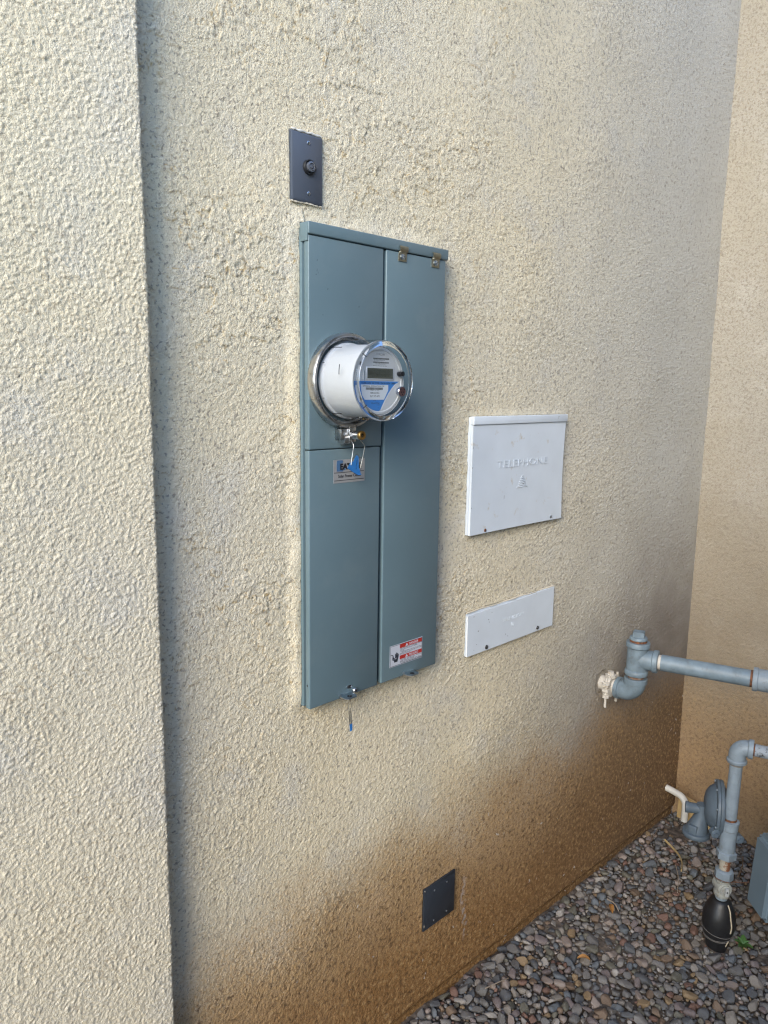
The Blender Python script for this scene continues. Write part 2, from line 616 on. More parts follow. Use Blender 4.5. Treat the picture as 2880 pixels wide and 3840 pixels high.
WALL_X1 = 1.921
PIER_X, PIER_Y = -0.1871, -0.036
PX0, PX1, PZ0, PZ1 = 0.1179, 0.4800, -0.502, 0.3965      # meter panel outline
RECTS = [(0.1012, 0.1711, 0.4329, 0.5472), (0.4908, 0.6064, -1.2025, -1.0882), (0.607, 0.999, -0.226, 0.051),
         (0.619, 0.9895, -0.526, -0.416)]

def main_extra(X, Z, h):
    # plaster is worked smooth and built up against the panel and the cover plates
    d = np.maximum(np.maximum(PX0 - X, X - PX1), np.maximum(PZ0 - Z, Z - PZ1))
    h = h * (0.35 + 0.65 * sstep(0.004, 0.03, d))
    left = sstep(PX0 - 0.035, PX0 - 0.006, X) * (X < PX0 + 0.01) * sstep(PZ0 - 0.02, PZ0 + 0.02, Z) * sstep(PZ1 + 0.03, PZ1 - 0.01, Z)
    h = h + 0.006 * left * (1 + 0.12 * sample(N_LOW, 16.0, 0.12, X, Z))
    top = sstep(PZ1 + 0.03, PZ1 + 0.004, Z) * (Z > PZ1 - 0.01) * sstep(PX0 - 0.02, PX0 + 0.02, X) * sstep(PX1 + 0.02, PX1 - 0.02, X)
    h = h + 0.003 * top * (1 + 0.25 * sample(N_MID, 8.0, 0.05, X, Z))
    for (a, c, e, f) in RECTS:
        dd = np.maximum(np.maximum(a - X, X - c), np.maximum(e - Z, Z - f))
        h = np.where(dd < 0, np.minimum(h, 0.0) - 0.003, h * (0.4 + 0.6 * sstep(0.0, 0.02, dd)))
        h = h + 0.0010 * sstep(0.02, 0.003, dd) * (dd >= 0) * (0.7 + 0.4 * sample(N_MID, 8.0, 0.06, X, Z))
    inside = (d < 0)
    h = np.where(inside, -0.012, h)
    # pipe entry, chipped round the stub
    rr = np.hypot(X - 1.305, Z + 0.785)
    h = h - 0.007 * sstep(0.046, 0.034, rr)
    # the lower edge is trowelled in and rounds back over the screed
    zb = ground_z(X) + 0.012
    h = h - 0.010 * sstep(zb + 0.02, zb - 0.004, Z)
    return h

xs = np.concatenate([np.arange(-0.30, -0.19, 0.006), spaced(-0.19, WALL_X1 + 0.004, 0.0015, 0.0052)])
zs = np.concatenate([np.arange(-1.50, 0.66, 0.0020), np.arange(0.66, 1.40, 0.0034), np.arange(1.40, 2.42, 0.03)])
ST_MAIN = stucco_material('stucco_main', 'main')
ST_PIER = stucco_material('stucco_pier', 'pier')
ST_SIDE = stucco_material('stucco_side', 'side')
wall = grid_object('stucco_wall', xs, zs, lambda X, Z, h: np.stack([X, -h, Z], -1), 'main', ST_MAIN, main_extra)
tag(wall, 'cream stucco wall with brown splash stain along its foot, behind the meter panel', 'wall')

# pier: front face wraps round its arris to the return face
def pier_place(S, Z, h):
    # S runs along the front face up to 0, then round a small radius and back along the return face
    r = 0.006
    S0 = -r
    q = math.pi / 2 * r
    on_f = S < S0
    on_c = (S >= S0) & (S < S0 + q)
    a = np.clip((S - S0) / r, 0, math.pi / 2)
    nx = np.where(on_f, 0, np.sin(a))
    ny = np.where(on_f, -1, -np.cos(a))
    cx, cy = PIER_X - r, PIER_Y + r
    bx = np.where(on_f, PIER_X + S, cx + r * np.sin(a))
    by = np.where(on_f, PIER_Y, cy - r * np.cos(a))
    back = S > S0 + q
    by = np.where(back, cy + (S - S0 - q), by)
    return np.stack([bx + nx * h, by + ny * h, Z], -1)

ss = np.concatenate([spaced(-0.01, -0.34, 0.0015, 0.0017)[::-1], np.arange(-0.0085, 0.046, 0.0016)])
ss = np.concatenate([np.arange(-0.9, -0.345, 0.012), ss])
zp = np.concatenate([np.arange(-1.50, -0.98, 0.006), np.arange(-0.98, 0.66, 0.0016), np.arange(0.66, 2.42, 0.01)])
pier = grid_object('stucco_pier', ss, zp, pier_place, 'pier', ST_PIER)
tag(pier, 'clean cream stucco pier standing forward of the wall, with one crisp vertical edge', 'pier')

ys = spaced(0.006, -2.6, 0.0022, 0.03)
zsd = np.concatenate([np.arange(-1.52, 1.5, 0.0032), np.arange(1.5, 2.42, 0.03)])
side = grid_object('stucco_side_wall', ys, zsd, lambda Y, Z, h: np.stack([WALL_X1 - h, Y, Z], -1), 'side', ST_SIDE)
tag(side, 'warm tan stucco return wall meeting the meter wall in the corner', 'wall')

# added eave, wall and fence, all unseen, sized to cut sky and sun
ADDED_EAVE = mat('added_eave_paint', (0.5, 0.45, 0.37), rough=0.8, var=0.05)
SHADE_BLOCK = mat('shade_wall_block', (0.2, 0.19, 0.175), rough=0.9, var=0.12, vscale=12)
bm = B()
box(bm, -6.0, 3.0, -0.30, 0.3, 2.40, 2.52, 0.004)
eave = obj('added_eave', bm, ADDED_EAVE)
bm = B()
box(bm, -6.0, 3.0, -0.335, -0.302, 2.32, 2.54, 0.004)
obj('added_fascia', bm, ADDED_EAVE, eave)
tag(eave, 'added unseen eave that blocks the overhead sky', 'eave')
bm = B()
box(bm, -1.1, 3.0, -2.5, -2.2, -1.6, 1.95, 0.01)
yard = obj('shade_wall', bm, SHADE_BLOCK)
bm = B()
box(bm, -1.12, 3.0, -2.52, -2.18, 1.952, 2.00, 0.01)
obj('shade_coping', bm, SHADE_BLOCK, yard)
tag(yard, 'added unseen tall wall that blocks sky and sun from the front', 'wall')
bm = B()
box(bm, -3.7, -1.13, -2.32, -2.2, -1.6, 0.45, 0.01)
o = obj('shade_fence', bm, SHADE_BLOCK)
tag(o, 'added unseen low fence that shades the lower right corner', 'fence')
# added unseen pale slabs that bounce light onto the lower left
bm = B()
for i in range(6):
    box(bm, -8.4 + 1.28 * i, -7.135 + 1.28 * i, -2.15, 0.02, -1.50, -1.385, 0.008)
o = obj('bounce_slabs', bm, mat('bounce_concrete', (0.48, 0.44, 0.375), rough=0.9, var=0.1, vscale=8, bump=0.0006, bscale=120))
o['kind'] = 'structure'

# ------------------------------------------------------------------ ground and gravel
SOIL = bpy.data.materials.new('soil')
SOIL.use_nodes = True
_nt = SOIL.node_tree
_b = _nt.nodes['Principled BSDF']
_b.inputs['Roughness'].default_value = 0.95
_tc = _nt.nodes.new('ShaderNodeTexCoord')
_n = _nt.nodes.new('ShaderNodeTexNoise'); _n.inputs['Scale'].default_value = 60; _n.inputs['Detail'].default_value = 8
_nt.links.new(_tc.outputs['Object'], _n.inputs['Vector'])
_cr = _nt.nodes.new('ShaderNodeValToRGB')
_cr.color_ramp.elements[0].position = 0.35; _cr.color_ramp.elements[0].color = (0.05, 0.04, 0.032, 1)
_cr.color_ramp.elements[1].position = 0.7; _cr.color_ramp.elements[1].color = (0.17, 0.135, 0.105, 1)
_nt.links.new(_n.outputs[0], _cr.inputs[0]); _nt.links.new(_cr.outputs[0], _b.inputs['Base Color'])
_bp = _nt.nodes.new('ShaderNodeBump'); _bp.inputs['Distance'].default_value = 0.006
_nt.links.new(_n.outputs[0], _bp.inputs['Height']); _nt.links.new(_bp.outputs[0], _b.inputs['Normal'])

gx = np.concatenate([[-600, -60, -8, -2], np.arange(-0.4, 2.3, 0.03), [3, 8, 60, 600]])
gy = np.concatenate([[-600, -60, -8, -3], np.arange(-1.6, 0.3, 0.03), [3, 60, 600]])
GX, GY = np.meshgrid(gx, gy)
inr = (np.abs(GX) < 7) & (np.abs(GY) < 7)
GZ = np.where(inr, ground_z(GX, GY), -1.42) + np.where(inr, 0.004 * sample(N_LOW, 16.0, 0.25, GX, GY), 0) - 0.013 + np.where(inr, 0.016 * np.exp(-((GX - 1.302) ** 2 + (GY + 0.408) ** 2) / 0.0028), 0)
idx = np.arange(GX.size).reshape(GX.shape)
me = bpy.data.meshes.new('ground')
me.from_pydata(np.stack([GX, GY, GZ], -1).reshape(-1, 3).tolist(), [],
               np.stack([idx[:-1, :-1], idx[:-1, 1:], idx[1:, 1:], idx[1:, :-1]], -1).reshape(-1, 4).tolist())
me.shade_smooth()
me.materials.append(SOIL)
ground = bpy.data.objects.new('ground', me)
COL.objects.link(ground)
ground['kind'] = 'structure'
ground['label'] = 'dark soil bed covered with rounded river pebbles'

STONES = []
for i, (c, c2) in enumerate([((0.21, 0.2, 0.19), (0.13, 0.125, 0.12)), ((0.30, 0.27, 0.235), (0.2, 0.17, 0.14)),
                             ((0.24, 0.17, 0.115), (0.15, 0.1, 0.07)), ((0.13, 0.135, 0.14), (0.08, 0.08, 0.085)),
                             ((0.4, 0.37, 0.335), (0.28, 0.25, 0.22)), ((0.23, 0.13, 0.095), (0.14, 0.08, 0.06)),
                             ((0.17, 0.19, 0.205), (0.11, 0.12, 0.135)), ((0.33, 0.235, 0.13), (0.2, 0.13, 0.07)),
                             ((0.25, 0.21, 0.2), (0.16, 0.12, 0.115)), ((0.19, 0.18, 0.14), (0.12, 0.11, 0.085)),
                             ((0.36, 0.30, 0.26), (0.24, 0.18, 0.15)), ((0.27, 0.25, 0.23), (0.17, 0.16, 0.15))]):
    STONES.append(mat('stone_%d' % i, tuple(q * 0.78 for q in c), rough=0.72, var=0.22, vscale=70, bump=0.0006, bscale=330, color2=tuple(q * 0.68 for q in c2), mscale=110, mlo=0.42, mhi=0.62))
STONE_W = [0.16, 0.13, 0.08, 0.13, 0.06, 0.05, 0.1, 0.045, 0.08, 0.07, 0.055, 0.1]

# a dozen pebble shapes of unit size
prng = random.Random(5)
PROTO = []
for k in range(24):
    bm = B()
    bmesh.ops.create_icosphere(bm, subdivisions=3 if k < 14 else 2, radius=1.0)
    ph = [prng.uniform(0, 6.28) for _ in range(9)]
    am = prng.uniform(0.08, 0.17)
    pw = prng.uniform(0.75, 1.0)
    cuts = []
    for _ in range(prng.randrange(3, 8)):
        cv = Vector((prng.gauss(0, 1), prng.gauss(0, 1), prng.gauss(0, 1))).normalized()
        cuts.append((cv, prng.uniform(0.45, 0.85)))
    for v in bm.verts:
        c = v.co.normalized()
        s = 1 + am * (math.sin(2.1 * c.x + ph[0]) * math.sin(1.9 * c.y + ph[1]) + 0.6 * math.sin(3.3 * c.y + ph[2]) * math.sin(2.9 * c.z + ph[3])
                      + 0.5 * math.sin(3.9 * c.x + ph[4] + 2.0 * c.z))
        q = Vector([math.copysign(abs(t) ** pw, t) for t in c])
        q = q * s
        for cv, cdist in cuts:
            e_ = q.dot(cv) - cdist
            if e_ > 0:
                q = q - cv * (e_ * 0.95)
        v.co = q
    me = bpy.data.meshes.new('pebble')
    bm.to_mesh(me)
    bm.free()
    me.shade_smooth()
    me.set_sharp_from_angle(angle=R(38))
    co = np.zeros(len(me.vertices) * 3)
    me.vertices.foreach_get('co', co)
    tri = np.zeros(len(me.polygons) * 3, dtype=np.int32)
    me.polygons.foreach_get('vertices', tri)
    PROTO.append((me, co.reshape(-1, 3), tri.reshape(-1, 3)))
    me.materials.append(STONES[0])

# pack: large first, then smaller in the gaps, then grit
cells = {}
CS = 0.03
peb = []
OBST = [(1.302, -0.408, 0.027), (1.33, -0.36, 0.0)]


def fits(x, y, r, k):
    ix, iy = int(math.floor(x / CS)), int(math.floor(y / CS))
    for a in range(ix - 2, ix + 3):
        for c in range(iy - 2, iy + 3):
            for (px, py, pr) in cells.get((a, c), ()):
                d2 = (px - x) ** 2 + (py - y) ** 2
                if d2 < (k * (pr + r)) ** 2:
                    return False
    return True

for (rmin, rmax, tries, k) in [(0.0135, 0.0190, 3400, 0.96), (0.0100, 0.0138, 17000, 0.86), (0.0065, 0.0095, 24000, 0.80), (0.004, 0.0065, 22000, 0.80), (0.0022, 0.004, 16000, 0.8)]:
    for _ in range(tries):
        x = prng.uniform(0.15, 1.915)
        y = prng.uniform(-1.05, -0.006)
        if y < -0.75 and x > 1.5:
            continue
        if rmin > 0.013 and prng.random() < 0.72:
            continue
        r = prng.uniform(rmin, rmax)
        if any((x - a) ** 2 + (y - c) ** 2 < (e + r) ** 2 for a, c, e in OBST):
            continue
        # fewer stones in the dirty corner and in a bare patch by the meter
        bare = math.exp(-((x - 1.78) ** 2 + (y + 0.08) ** 2) / 0.012) + math.exp(-((x - 1.36) ** 2 + (y + 0.53) ** 2) / 0.004)
        if prng.random() < bare * 1.1:
            continue
        if fits(x, y, r, k):
            cells.setdefault((int(math.floor(x / CS)), int(math.floor(y / CS))), []).append((x, y, r))
            peb.append((x, y, r))

items = []
for (x, y, r) in peb:
    el = prng.uniform(1.0, 1.55)
    sx, sy, sz = r * el ** 0.75, r / el ** 0.4, r * prng.uniform(0.5, 0.8)
    rot = Matrix.Rotation(prng.uniform(0, 6.283), 3, 'Z') @ Matrix.Rotation(prng.gauss(0, 0.3), 3, 'X') @ Matrix.Rotation(prng.gauss(0, 0.25), 3, 'Y')
    z = ground_z(x, y) + 0.004 * math.sin(7 * x) * math.sin(9 * y) + sz * prng.uniform(0.0, 0.6) - 0.007
    q = Vector((x, y, z)) - CAM_POS
    dep = q.dot(CAM_F)
    u = 0.5 + 2787.3 * q.dot(CAM_R) / dep / 2880
    v = 0.5 - 2787.3 * q.dot(CAM_U) / dep / 3840
    vis = (0.5 < u < 1.0) and (0 < v < 1.0) and y > -0.9
    items.append((r / dep if vis else 0.0, (x, y, z), (sx, sy, sz), rot, prng.randrange(14), prng.choices(range(12), STONE_W)[0]))
items.sort(key=lambda t: -t[0])
for it in items[:300]:
    me = PROTO[it[4]][0]
    o = bpy.data.objects.new('pebble', me)
    COL.objects.link(o)
    o.parent = ground
    o.matrix_basis = Matrix.LocRotScale(Vector(it[1]), it[3].to_quaternion(), Vector(it[2]))
    o.material_slots[0].link = 'OBJECT'
    o.material_slots[0].material = STONES[it[5]]
VV, FF, MI = [], [], []
off = 0
for it in items[300:]:
    _, co, tri = PROTO[14 + it[4] % 10]
    A = np.array(it[3]) @ np.diag(it[2])
    VV.append(co @ A.T + np.array(it[1]))
    FF.append(tri + off)
    MI.append(np.full(len(tri), it[5], dtype=np.int32))
    off += len(co)
VV, FF, MI = np.concatenate(VV), np.concatenate(FF), np.concatenate(MI)
me = bpy.data.meshes.new('gravel')
me.vertices.add(len(VV)); me.vertices.foreach_set('co', VV.astype(np.float32).ravel())
me.loops.add(FF.size); me.loops.foreach_set('vertex_index', FF.astype(np.int32).ravel())
me.polygons.add(len(FF)); me.polygons.foreach_set('loop_start', np.arange(0, FF.size, 3, dtype=np.int32))
me.update(calc_edges=True)
for s in STONES:
    me.materials.append(s)
me.polygons.foreach_set('material_index', MI)
me.shade_smooth()
gravel = bpy.data.objects.new('gravel', me)
COL.objects.link(gravel)
gravel.parent = ground
gravel['kind'] = 'stuff'
print('pebbles', len(items), 'tris', len(FF))

# ------------------------------------------------------------------ photocell plate
t = thing('photocell_plate', (0.1362, 0, 0.4329), 'dark grey cover plate with a round photocell eye, above the meter panel', 'cover plate')


def wall_plate(name, x0, x1, z0, z1, m, parent, yb=0.003, yf=-0.0065, bev=0.0045):
    """cover plate: flat front, wide sloped edges"""
    bm = B()
    A = [bm.verts.new(p) for p in ((x0, yb, z0), (x1, yb, z0), (x1, yb, z1), (x0, yb, z1))]
    C = [bm.verts.new(p) for p in ((x0, yf + 0.003, z0), (x1, yf + 0.003, z0), (x1, yf + 0.003, z1), (x0, yf + 0.003, z1))]
    D = [bm.verts.new(p) for p in ((x0 + bev, yf, z0 + bev), (x1 - bev, yf, z0 + bev), (x1 - bev, yf, z1 - bev), (x0 + bev, yf, z1 - bev))]
    for P, Q in ((A, C), (C, D)):
        for i in range(4):
            j = (i + 1) % 4
            bm.faces.new((P[i], P[j], Q[j], Q[i]))
    bm.faces.new(D)
    bm.faces.new(A[::-1])
    bmesh.ops.bevel(bm, geom=[e for e in bm.edges if all(v.co.y < yf + 0.0035 for v in e.verts)], offset=0.0007, segments=2, affect='EDGES')
    return obj(name, bm, m, parent)

wall_plate('plate', 0.1012, 0.1711, 0.4329, 0.5472, COVER_GREY, t)
screw('screw', (0.1376, -0.0065, 0.5318), 0.0034, 0.0014, (0, -1, 0), [ZINC, RECESS], t, ang=0.5)
screw('screw', (0.1376, -0.0065, 0.4484), 0.0034, 0.0014, (0, -1, 0), [ZINC, RECESS], t, ang=0.9)
bm = B()
lathe(bm, [(0.0128, 0), (0.0128, 0.004), (0.0118, 0.0055), (0.0105, 0.0055), (0.0105, 0.002), (0, 0.002)], (0.1376, -0.0065, 0.4915), (0, -1, 0), cap=False)
obj('collar', bm, BLACK, t)

GLASS = bpy.data.materials.new('clear_cover')
GLASS.use_nodes = True
_nt = GLASS.node_tree
_nt.nodes.remove(_nt.nodes['Principled BSDF'])
_out = _nt.nodes['Material Output']
_tr = _nt.nodes.new('ShaderNodeBsdfTransparent'); _tr.inputs[0].default_value = (0.96, 0.975, 0.985, 1)
_gl = _nt.nodes.new('ShaderNodeBsdfGlossy'); _gl.inputs['Roughness'].default_value = 0.04
_lw = _nt.nodes.new('ShaderNodeLayerWeight'); _lw.inputs[0].default_value = 0.5
_pw = _nt.nodes.new('ShaderNodeMath'); _pw.operation = 'POWER'; _pw.inputs[1].default_value = 4.0
_fr = _nt.nodes.new('ShaderNodeMath'); _fr.operation = 'MULTIPLY_ADD'; _fr.inputs[1].default_value = 0.75; _fr.inputs[2].default_value = 0.03
_nt.links.new(_lw.outputs['Facing'], _pw.inputs[0]); _nt.links.new(_pw.outputs[0], _fr.inputs[0])
_mx = _nt.nodes.new('ShaderNodeMixShader')
_nt.links.new(_fr.outputs[0], _mx.inputs[0]); _nt.links.new(_tr.outputs[0], _mx.inputs[1]); _nt.links.new(_gl.outputs[0], _mx.inputs[2])
_nt.links.new(_mx.outputs[0], _out.inputs[0])
THICK_GLASS = mat('thick_glass', (0.86, 0.9, 0.94), rough=0.03)
THICK_GLASS.node_tree.nodes['Principled BSDF'].inputs['Transmission Weight'].default_value = 1.0
LENS_IN = mat('lens_inside', (0.16, 0.17, 0.2), rough=0.25, metal=0.3)
bm = B()
lathe(bm, [(0.0098, 0.002), (0.0098, 0.0105), (0.009, 0.0128), (0.0065, 0.0142), (0, 0.0145)], (0.1376, -0.0065, 0.4915), (0, -1, 0), cap=False)
lens = obj('lens', bm, GLASS, t)
bm = B()
lathe(bm, [(0.0085, 0.0025), (0.0085, 0.0085), (0.006, 0.0095), (0.0055, 0.008), (0.003, 0.008), (0.003, 0.0095), (0, 0.0095)], (0.1376, -0.0065, 0.4915), (0, -1, 0), cap=False)
obj('sensor', bm, LENS_IN, t)

# torn bead of plaster under the plate
PLASTER = mat('plaster_bead', (0.62, 0.56, 0.45), rough=0.9, bump=0.0008, bscale=260, var=0.08)
bm = B()
pts = [(0.1 + 0.0715 * i / 24, -0.0035 - 0.0008 * math.sin(i * 1.7), 0.4316 - 0.0004 * math.sin(i * 0.4)) for i in range(25)]
tube(bm, pts, [0.0012 + 0.0004 * math.sin(i * 0.5 + 0.4) + 0.0003 * math.sin(i * 2.3) for i in range(25)], 7)
o = obj('plaster_bead', bm, PLASTER)
tag(o, 'ragged bead of cream plaster under the photocell plate', 'plaster')

# ------------------------------------------------------------------ meter panel
YF = -0.030
panel = thing('meter_panel', (0.299, 0, PZ0), 'tall blue-grey steel electric meter panel with two doors set in the stucco', 'electric panel')
bm = B()
box(bm, PX0 - 0.0012, PX1 + 0.002, -0.0125, 0.06, PZ0 + 0.002, PZ1 - 0.006, 0.0015)
obj('enclosure', bm, PAINT, panel)
bm = B()
box(bm, PX0 + 0.004, PX1 - 0.004, -0.0152, -0.0126, PZ0 + 0.006, PZ1 - 0.01)
obj('recess', bm, PAINT_DARK, panel)


def cover(name, x0, x1, z0, z1, yf=YF, bev=0.0022):
    bm = B()
    box(bm, x0, x1, yf, -0.0165, z0, z1, bev, 3)
    return obj(name, bm, PAINT, panel, smooth=35)

cover('meter_cover', PX0, 0.3012, -0.0008, 0.3742)
cover('lower_cover', PX0 + 0.0002, 0.2985, PZ0, -0.0022, YF + 0.0006)
cover('door', 0.3085, PX1, PZ0 + 0.0005, 0.3742, YF - 0.0004)
bm = B()
box(bm, PX0 - 0.0016, PX1 + 0.0062, YF - 0.0026, -0.0010, 0.3755, PZ1, 0.0022, 3)
cap = obj('top_cap', bm, PAINT, panel, smooth=35)
bm = B()
box(bm, PX0 - 0.0024, PX0 - 0.0002, -0.0295, -0.0100, 0.3640, 0.3950, 0.0008)
obj('cap_flap', bm, PAINT, cap)
# spring clips holding the door under the cap
for cx in (0.3508, 0.4471):
    bm = B()
    prof = [(-0.0331, 0.3862), (-0.0362, 0.3846), (-0.0372, 0.3800), (-0.0356, 0.3756), (-0.0326, 0.3735), (-0.0320, 0.3700), (-0.0320, 0.3572)]
    back = [(y + 0.0011, z) for y, z in prof]
    ring = prof + back[::-1]
    prism(bm, [(cx - 0.0112, y, z) for y, z in ring[:len(ring)]], (0.0224, 0, 0))
    clip = obj('clip', bm, BRASS_CLIP, panel)
    screw('screw', (cx, -0.032, 0.3655), 0.0042, 0.0040, (0, -1, 0), [ZINC, RECESS], clip, phillips=False, ang=0.5, hexa=True)
# hasps on the lower edge
for hx, hz in ((0.2085, -0.4955), (0.3895, -0.4958)):
    bm = B()
    ring = [(hx + 0.0165 * math.cos(a) * (1.0 if abs(math.cos(a)) > 0.3 else 0.9), -0.0315 - 0.0155 + 0.0125 * math.sin(a)) for a in [i * math.pi / 12 for i in range(24)]]
    base = [(hx + 0.0165, YF + 0.002), (hx - 0.0165, YF + 0.002), (hx - 0.0155, -0.047), (hx - 0.010, -0.0535), (hx + 0.010, -0.0535), (hx + 0.0155, -0.047)]
    prism(bm, [(x, y, hz) for x, y in base], (0, 0, -0.0016))
    lathe(bm, [(0.0052, 0), (0.0052, 0.0002), (0, 0.0002)], (hx, -0.0435, hz), (0, 0, 1), n=16, mi=1, cap=False)
    box(bm, hx - 0.0165, hx - 0.0125, -0.0330, YF + 0.001, hz - 0.001, hz + 0.0035, 0.0006)
    obj('hasp', bm, [ZINC, BLACK], panel)
screw('screw', (0.2335, YF, -0.4935), 0.0056, 0.005, (0, -1, 0), [ZINC, RECESS], panel, ang=0.2)
bm = B()
lathe(bm, [(0.0056, 0), (0.0056, 0.0008), (0.0044, 0.0008), (0.0044, 0.0003), (0, 0.0003)], (0, 0, 0), (0, -1, 0), n=20, cap=False)
bmesh.ops.scale(bm, vec=(1.15, 1, 0.62), verts=bm.verts)
bmesh.ops.translate(bm, vec=(0.2195, YF, -0.4825), verts=bm.verts)
for f in bm.faces:
    if f.calc_center_median().y > YF - 0.0005 and (f.calc_center_median() - Vector((0.2195, YF, -0.4825))).length < 0.003:
        f.material_index = 1
obj('slot', bm, [ZINC, BLACK], panel)
bm = B()
lathe(bm, [(0.0022, 0), (0, 0.0003)], (PX0 - 0.0002, -0.0225, -0.4550), (-1, 0, 0), n=10, cap=False)
obj('hole', bm, BLACK, panel)
# scuffs on the paint
bm = B()
rs = random.Random(9)
for (sx, sz) in ((0.1375, 0.3335), (0.1372, 0.3165), (0.1395, 0.3125), (0.1350, 0.3090), (0.162, 0.2865), (0.1505, 0.241), (0.238, 0.262), (0.145, 0.16)):
    w, hh = rs.uniform(0.0004, 0.0009), rs.uniform(0.0008, 0.0026)
    plate(bm, [(sx - w, sz - hh), (sx + w * 0.3, sz - hh * 0.8), (sx + w, sz + hh), (sx - w * 0.2, sz + hh * 0.7)], YF, 0.00008)
small(obj('scuff', bm, BLACK, panel, smooth=None))

CAULK = mat('pale_caulk', (0.6, 0.6, 0.58), rough=0.7, bump=0.0006, bscale=260, var=0.12, vscale=80)
for (xa, xb, zz, yb, nn, lab) in ((PX0 + 0.012, PX1 + 0.004, PZ1 + 0.0022, -0.0085, 60, 'smeared line of pale caulk along the top of the meter panel'),
                                  (0.1030, 0.1690, 0.5490, -0.0025, 16, 'thin pale caulk line along the top of the photocell plate')):
    bm = B()
    cr = random.Random(nn)
    pts, rad = [], []
    for i in range(nn + 1):
        f = i / nn
        pts.append((xa + (xb - xa) * f, yb - cr.uniform(0, 0.0015), zz + cr.uniform(-0.0007, 0.0009)))
        rad.append(cr.uniform(0.0012, 0.0030) * (0.4 if f < 0.05 or f > 0.95 else 1.0))
    tube(bm, pts, rad, 8)
    tag(obj('caulk_bead', bm, CAULK), lab, 'caulk')

# maker's nameplate
SILVER = mat('silver_sticker', (0.34, 0.34, 0.345), rough=0.4, metal=0.2, var=0.05)
BLUE_CLEAR = mat('blue_tape', (0.07, 0.15, 0.28), rough=0.3, var=0.15, vscale=200)
yl = YF + 0.0006
np_ = B()
ra = 0.003
box(np_, 0.1765, 0.2562, yl - 0.0005, yl + 0.0002, -0.0668, -0.0225)
nameplate = obj('nameplate', np_, SILVER, panel)
bm = B()
text(bm, 'EATON', 0.1925, 0.2440, -0.0418, -0.0297, yl - 0.0005, 0.0008, bold=0.045)
plate(bm, [(0.1778, -0.0474), (0.2540, -0.0474), (0.2540, -0.0464), (0.1778, -0.0464)], yl - 0.0005, 0.0003)
plate(bm, [(0.1778, -0.0624), (0.2538, -0.0624), (0.2538, -0.0614), (0.1778, -0.0614)], yl - 0.0005, 0.0003)
text(bm, 'Solar Power Center', 0.1880, 0.2470, -0.0568, -0.0508, yl - 0.0005, 0.0003)
small(obj('lettering', bm, BLACK, nameplate, smooth=None))
bm = B()
plate(bm, [(0.1850, -0.0236), (0.1985, -0.0235), (0.2005, -0.0260), (0.1992, -0.0290), (0.1930, -0.0296), (0.1930, -0.0420), (0.2015, -0.0425), (0.1990, -0.0450), (0.1845, -0.0445), (0.1840, -0.0340)], yl - 0.00055, 0.0003)
plate(bm, [(0.2035, -0.0300), (0.2062, -0.0310), (0.2050, -0.0420), (0.2020, -0.0430)], yl - 0.00085, 0.0003)
small(obj('blue_film', bm, BLUE_CLEAR, nameplate, smooth=None))

# danger label on the door
LBL_WHITE = mat('label_white', (0.52, 0.54, 0.6), rough=0.4)
LBL_RED = mat('label_red', (0.42, 0.028, 0.02), rough=0.4)
LBL_INK = mat('label_ink', (0.025, 0.028, 0.04), rough=0.5)
yd = YF - 0.0004
X0, X1, Z0, Z1 = 0.3332, 0.4336, -0.4735, -0.4260
bm = B()
box(bm, X0, X1, yd - 0.0004, yd + 0.0002, Z0, Z1)
label = obj('danger_label', bm, LBL_WHITE, panel)
yy = yd - 0.0004
bm = B()
for (a, c, e, f) in ((X0 + .001, X1 - .001, Z1 - .0017, Z1 - .001), (X0 + .001, X1 - .001, Z0 + .001, Z0 + .0019), (X0 + .001, X0 + .0017, Z0 + .002, Z1 - .0018),
                     (X1 - .0016, X1 - .001, Z0 + .002, Z1 - .0018)):
    plate(bm, [(a, e), (c, e), (c, f), (a, f)], yy, 0.0002)
small(obj('border', bm, LBL_INK, label, smooth=None))
for zt, wtxt in ((Z1 - 0.0018, 'DANGER'), (Z1 - 0.0268, 'PELIGRO')):
    bm = B()
    plate(bm, [(0.3630, zt - 0.0084), (X1 - .0017, zt - 0.0084), (X1 - .0017, zt), (0.3630, zt)], yy, 0.0002)
    bar = obj('red_bar', bm, LBL_RED, label, smooth=None)
    bm = B()
    text(bm, wtxt, 0.3915, 0.4200, zt - 0.0068, zt - 0.0016, yy - 0.0002, 0.0002)
    plate(bm, [(0.3800, zt - 0.0072), (0.3885, zt - 0.0072), (0.38425, zt - 0.0012)], yy - 0.0002, 0.0002)
    small(obj('lettering', bm, LBL_WHITE, bar, smooth=None))
bm = B()
lines = [('Hazardous voltage. Will', 0.3640, 0.4315, Z1 - 0.0122), ('cause severe injury or death.', 0.3640, 0.4180, Z1 - 0.0148), ('Turn off', 0.3640, 0.3760, Z1 - 0.0174),
         ('De-energize all power before', 0.3690, 0.4315, Z1 - 0.0200), ('opening or servicing this unit.', 0.3640, 0.4315, Z1 - 0.0226), ('Keep closed.', 0.3640, 0.4000, Z1 - 0.0250),
         ('Voltaje peligroso. Puede', 0.3640, 0.4315, Z1 - 0.0378), ('causar lesiones o muerte.', 0.3640, 0.4090, Z1 - 0.0402), ('Desconecte antes de abrir', 0.3640, 0.4315, Z1 - 0.0428),
         ('y dar servicio a esta unidad', 0.3700, 0.4315, Z1 - 0.0452)]
for s, a, c, zt in lines:
    text(bm, s, a, c, zt - 0.0005, zt + 0.0016, yy, 0.0002)
small(obj('lettering', bm, LBL_INK, label, smooth=None))
bm = B()
hx, hz = 0.3505, -0.4560
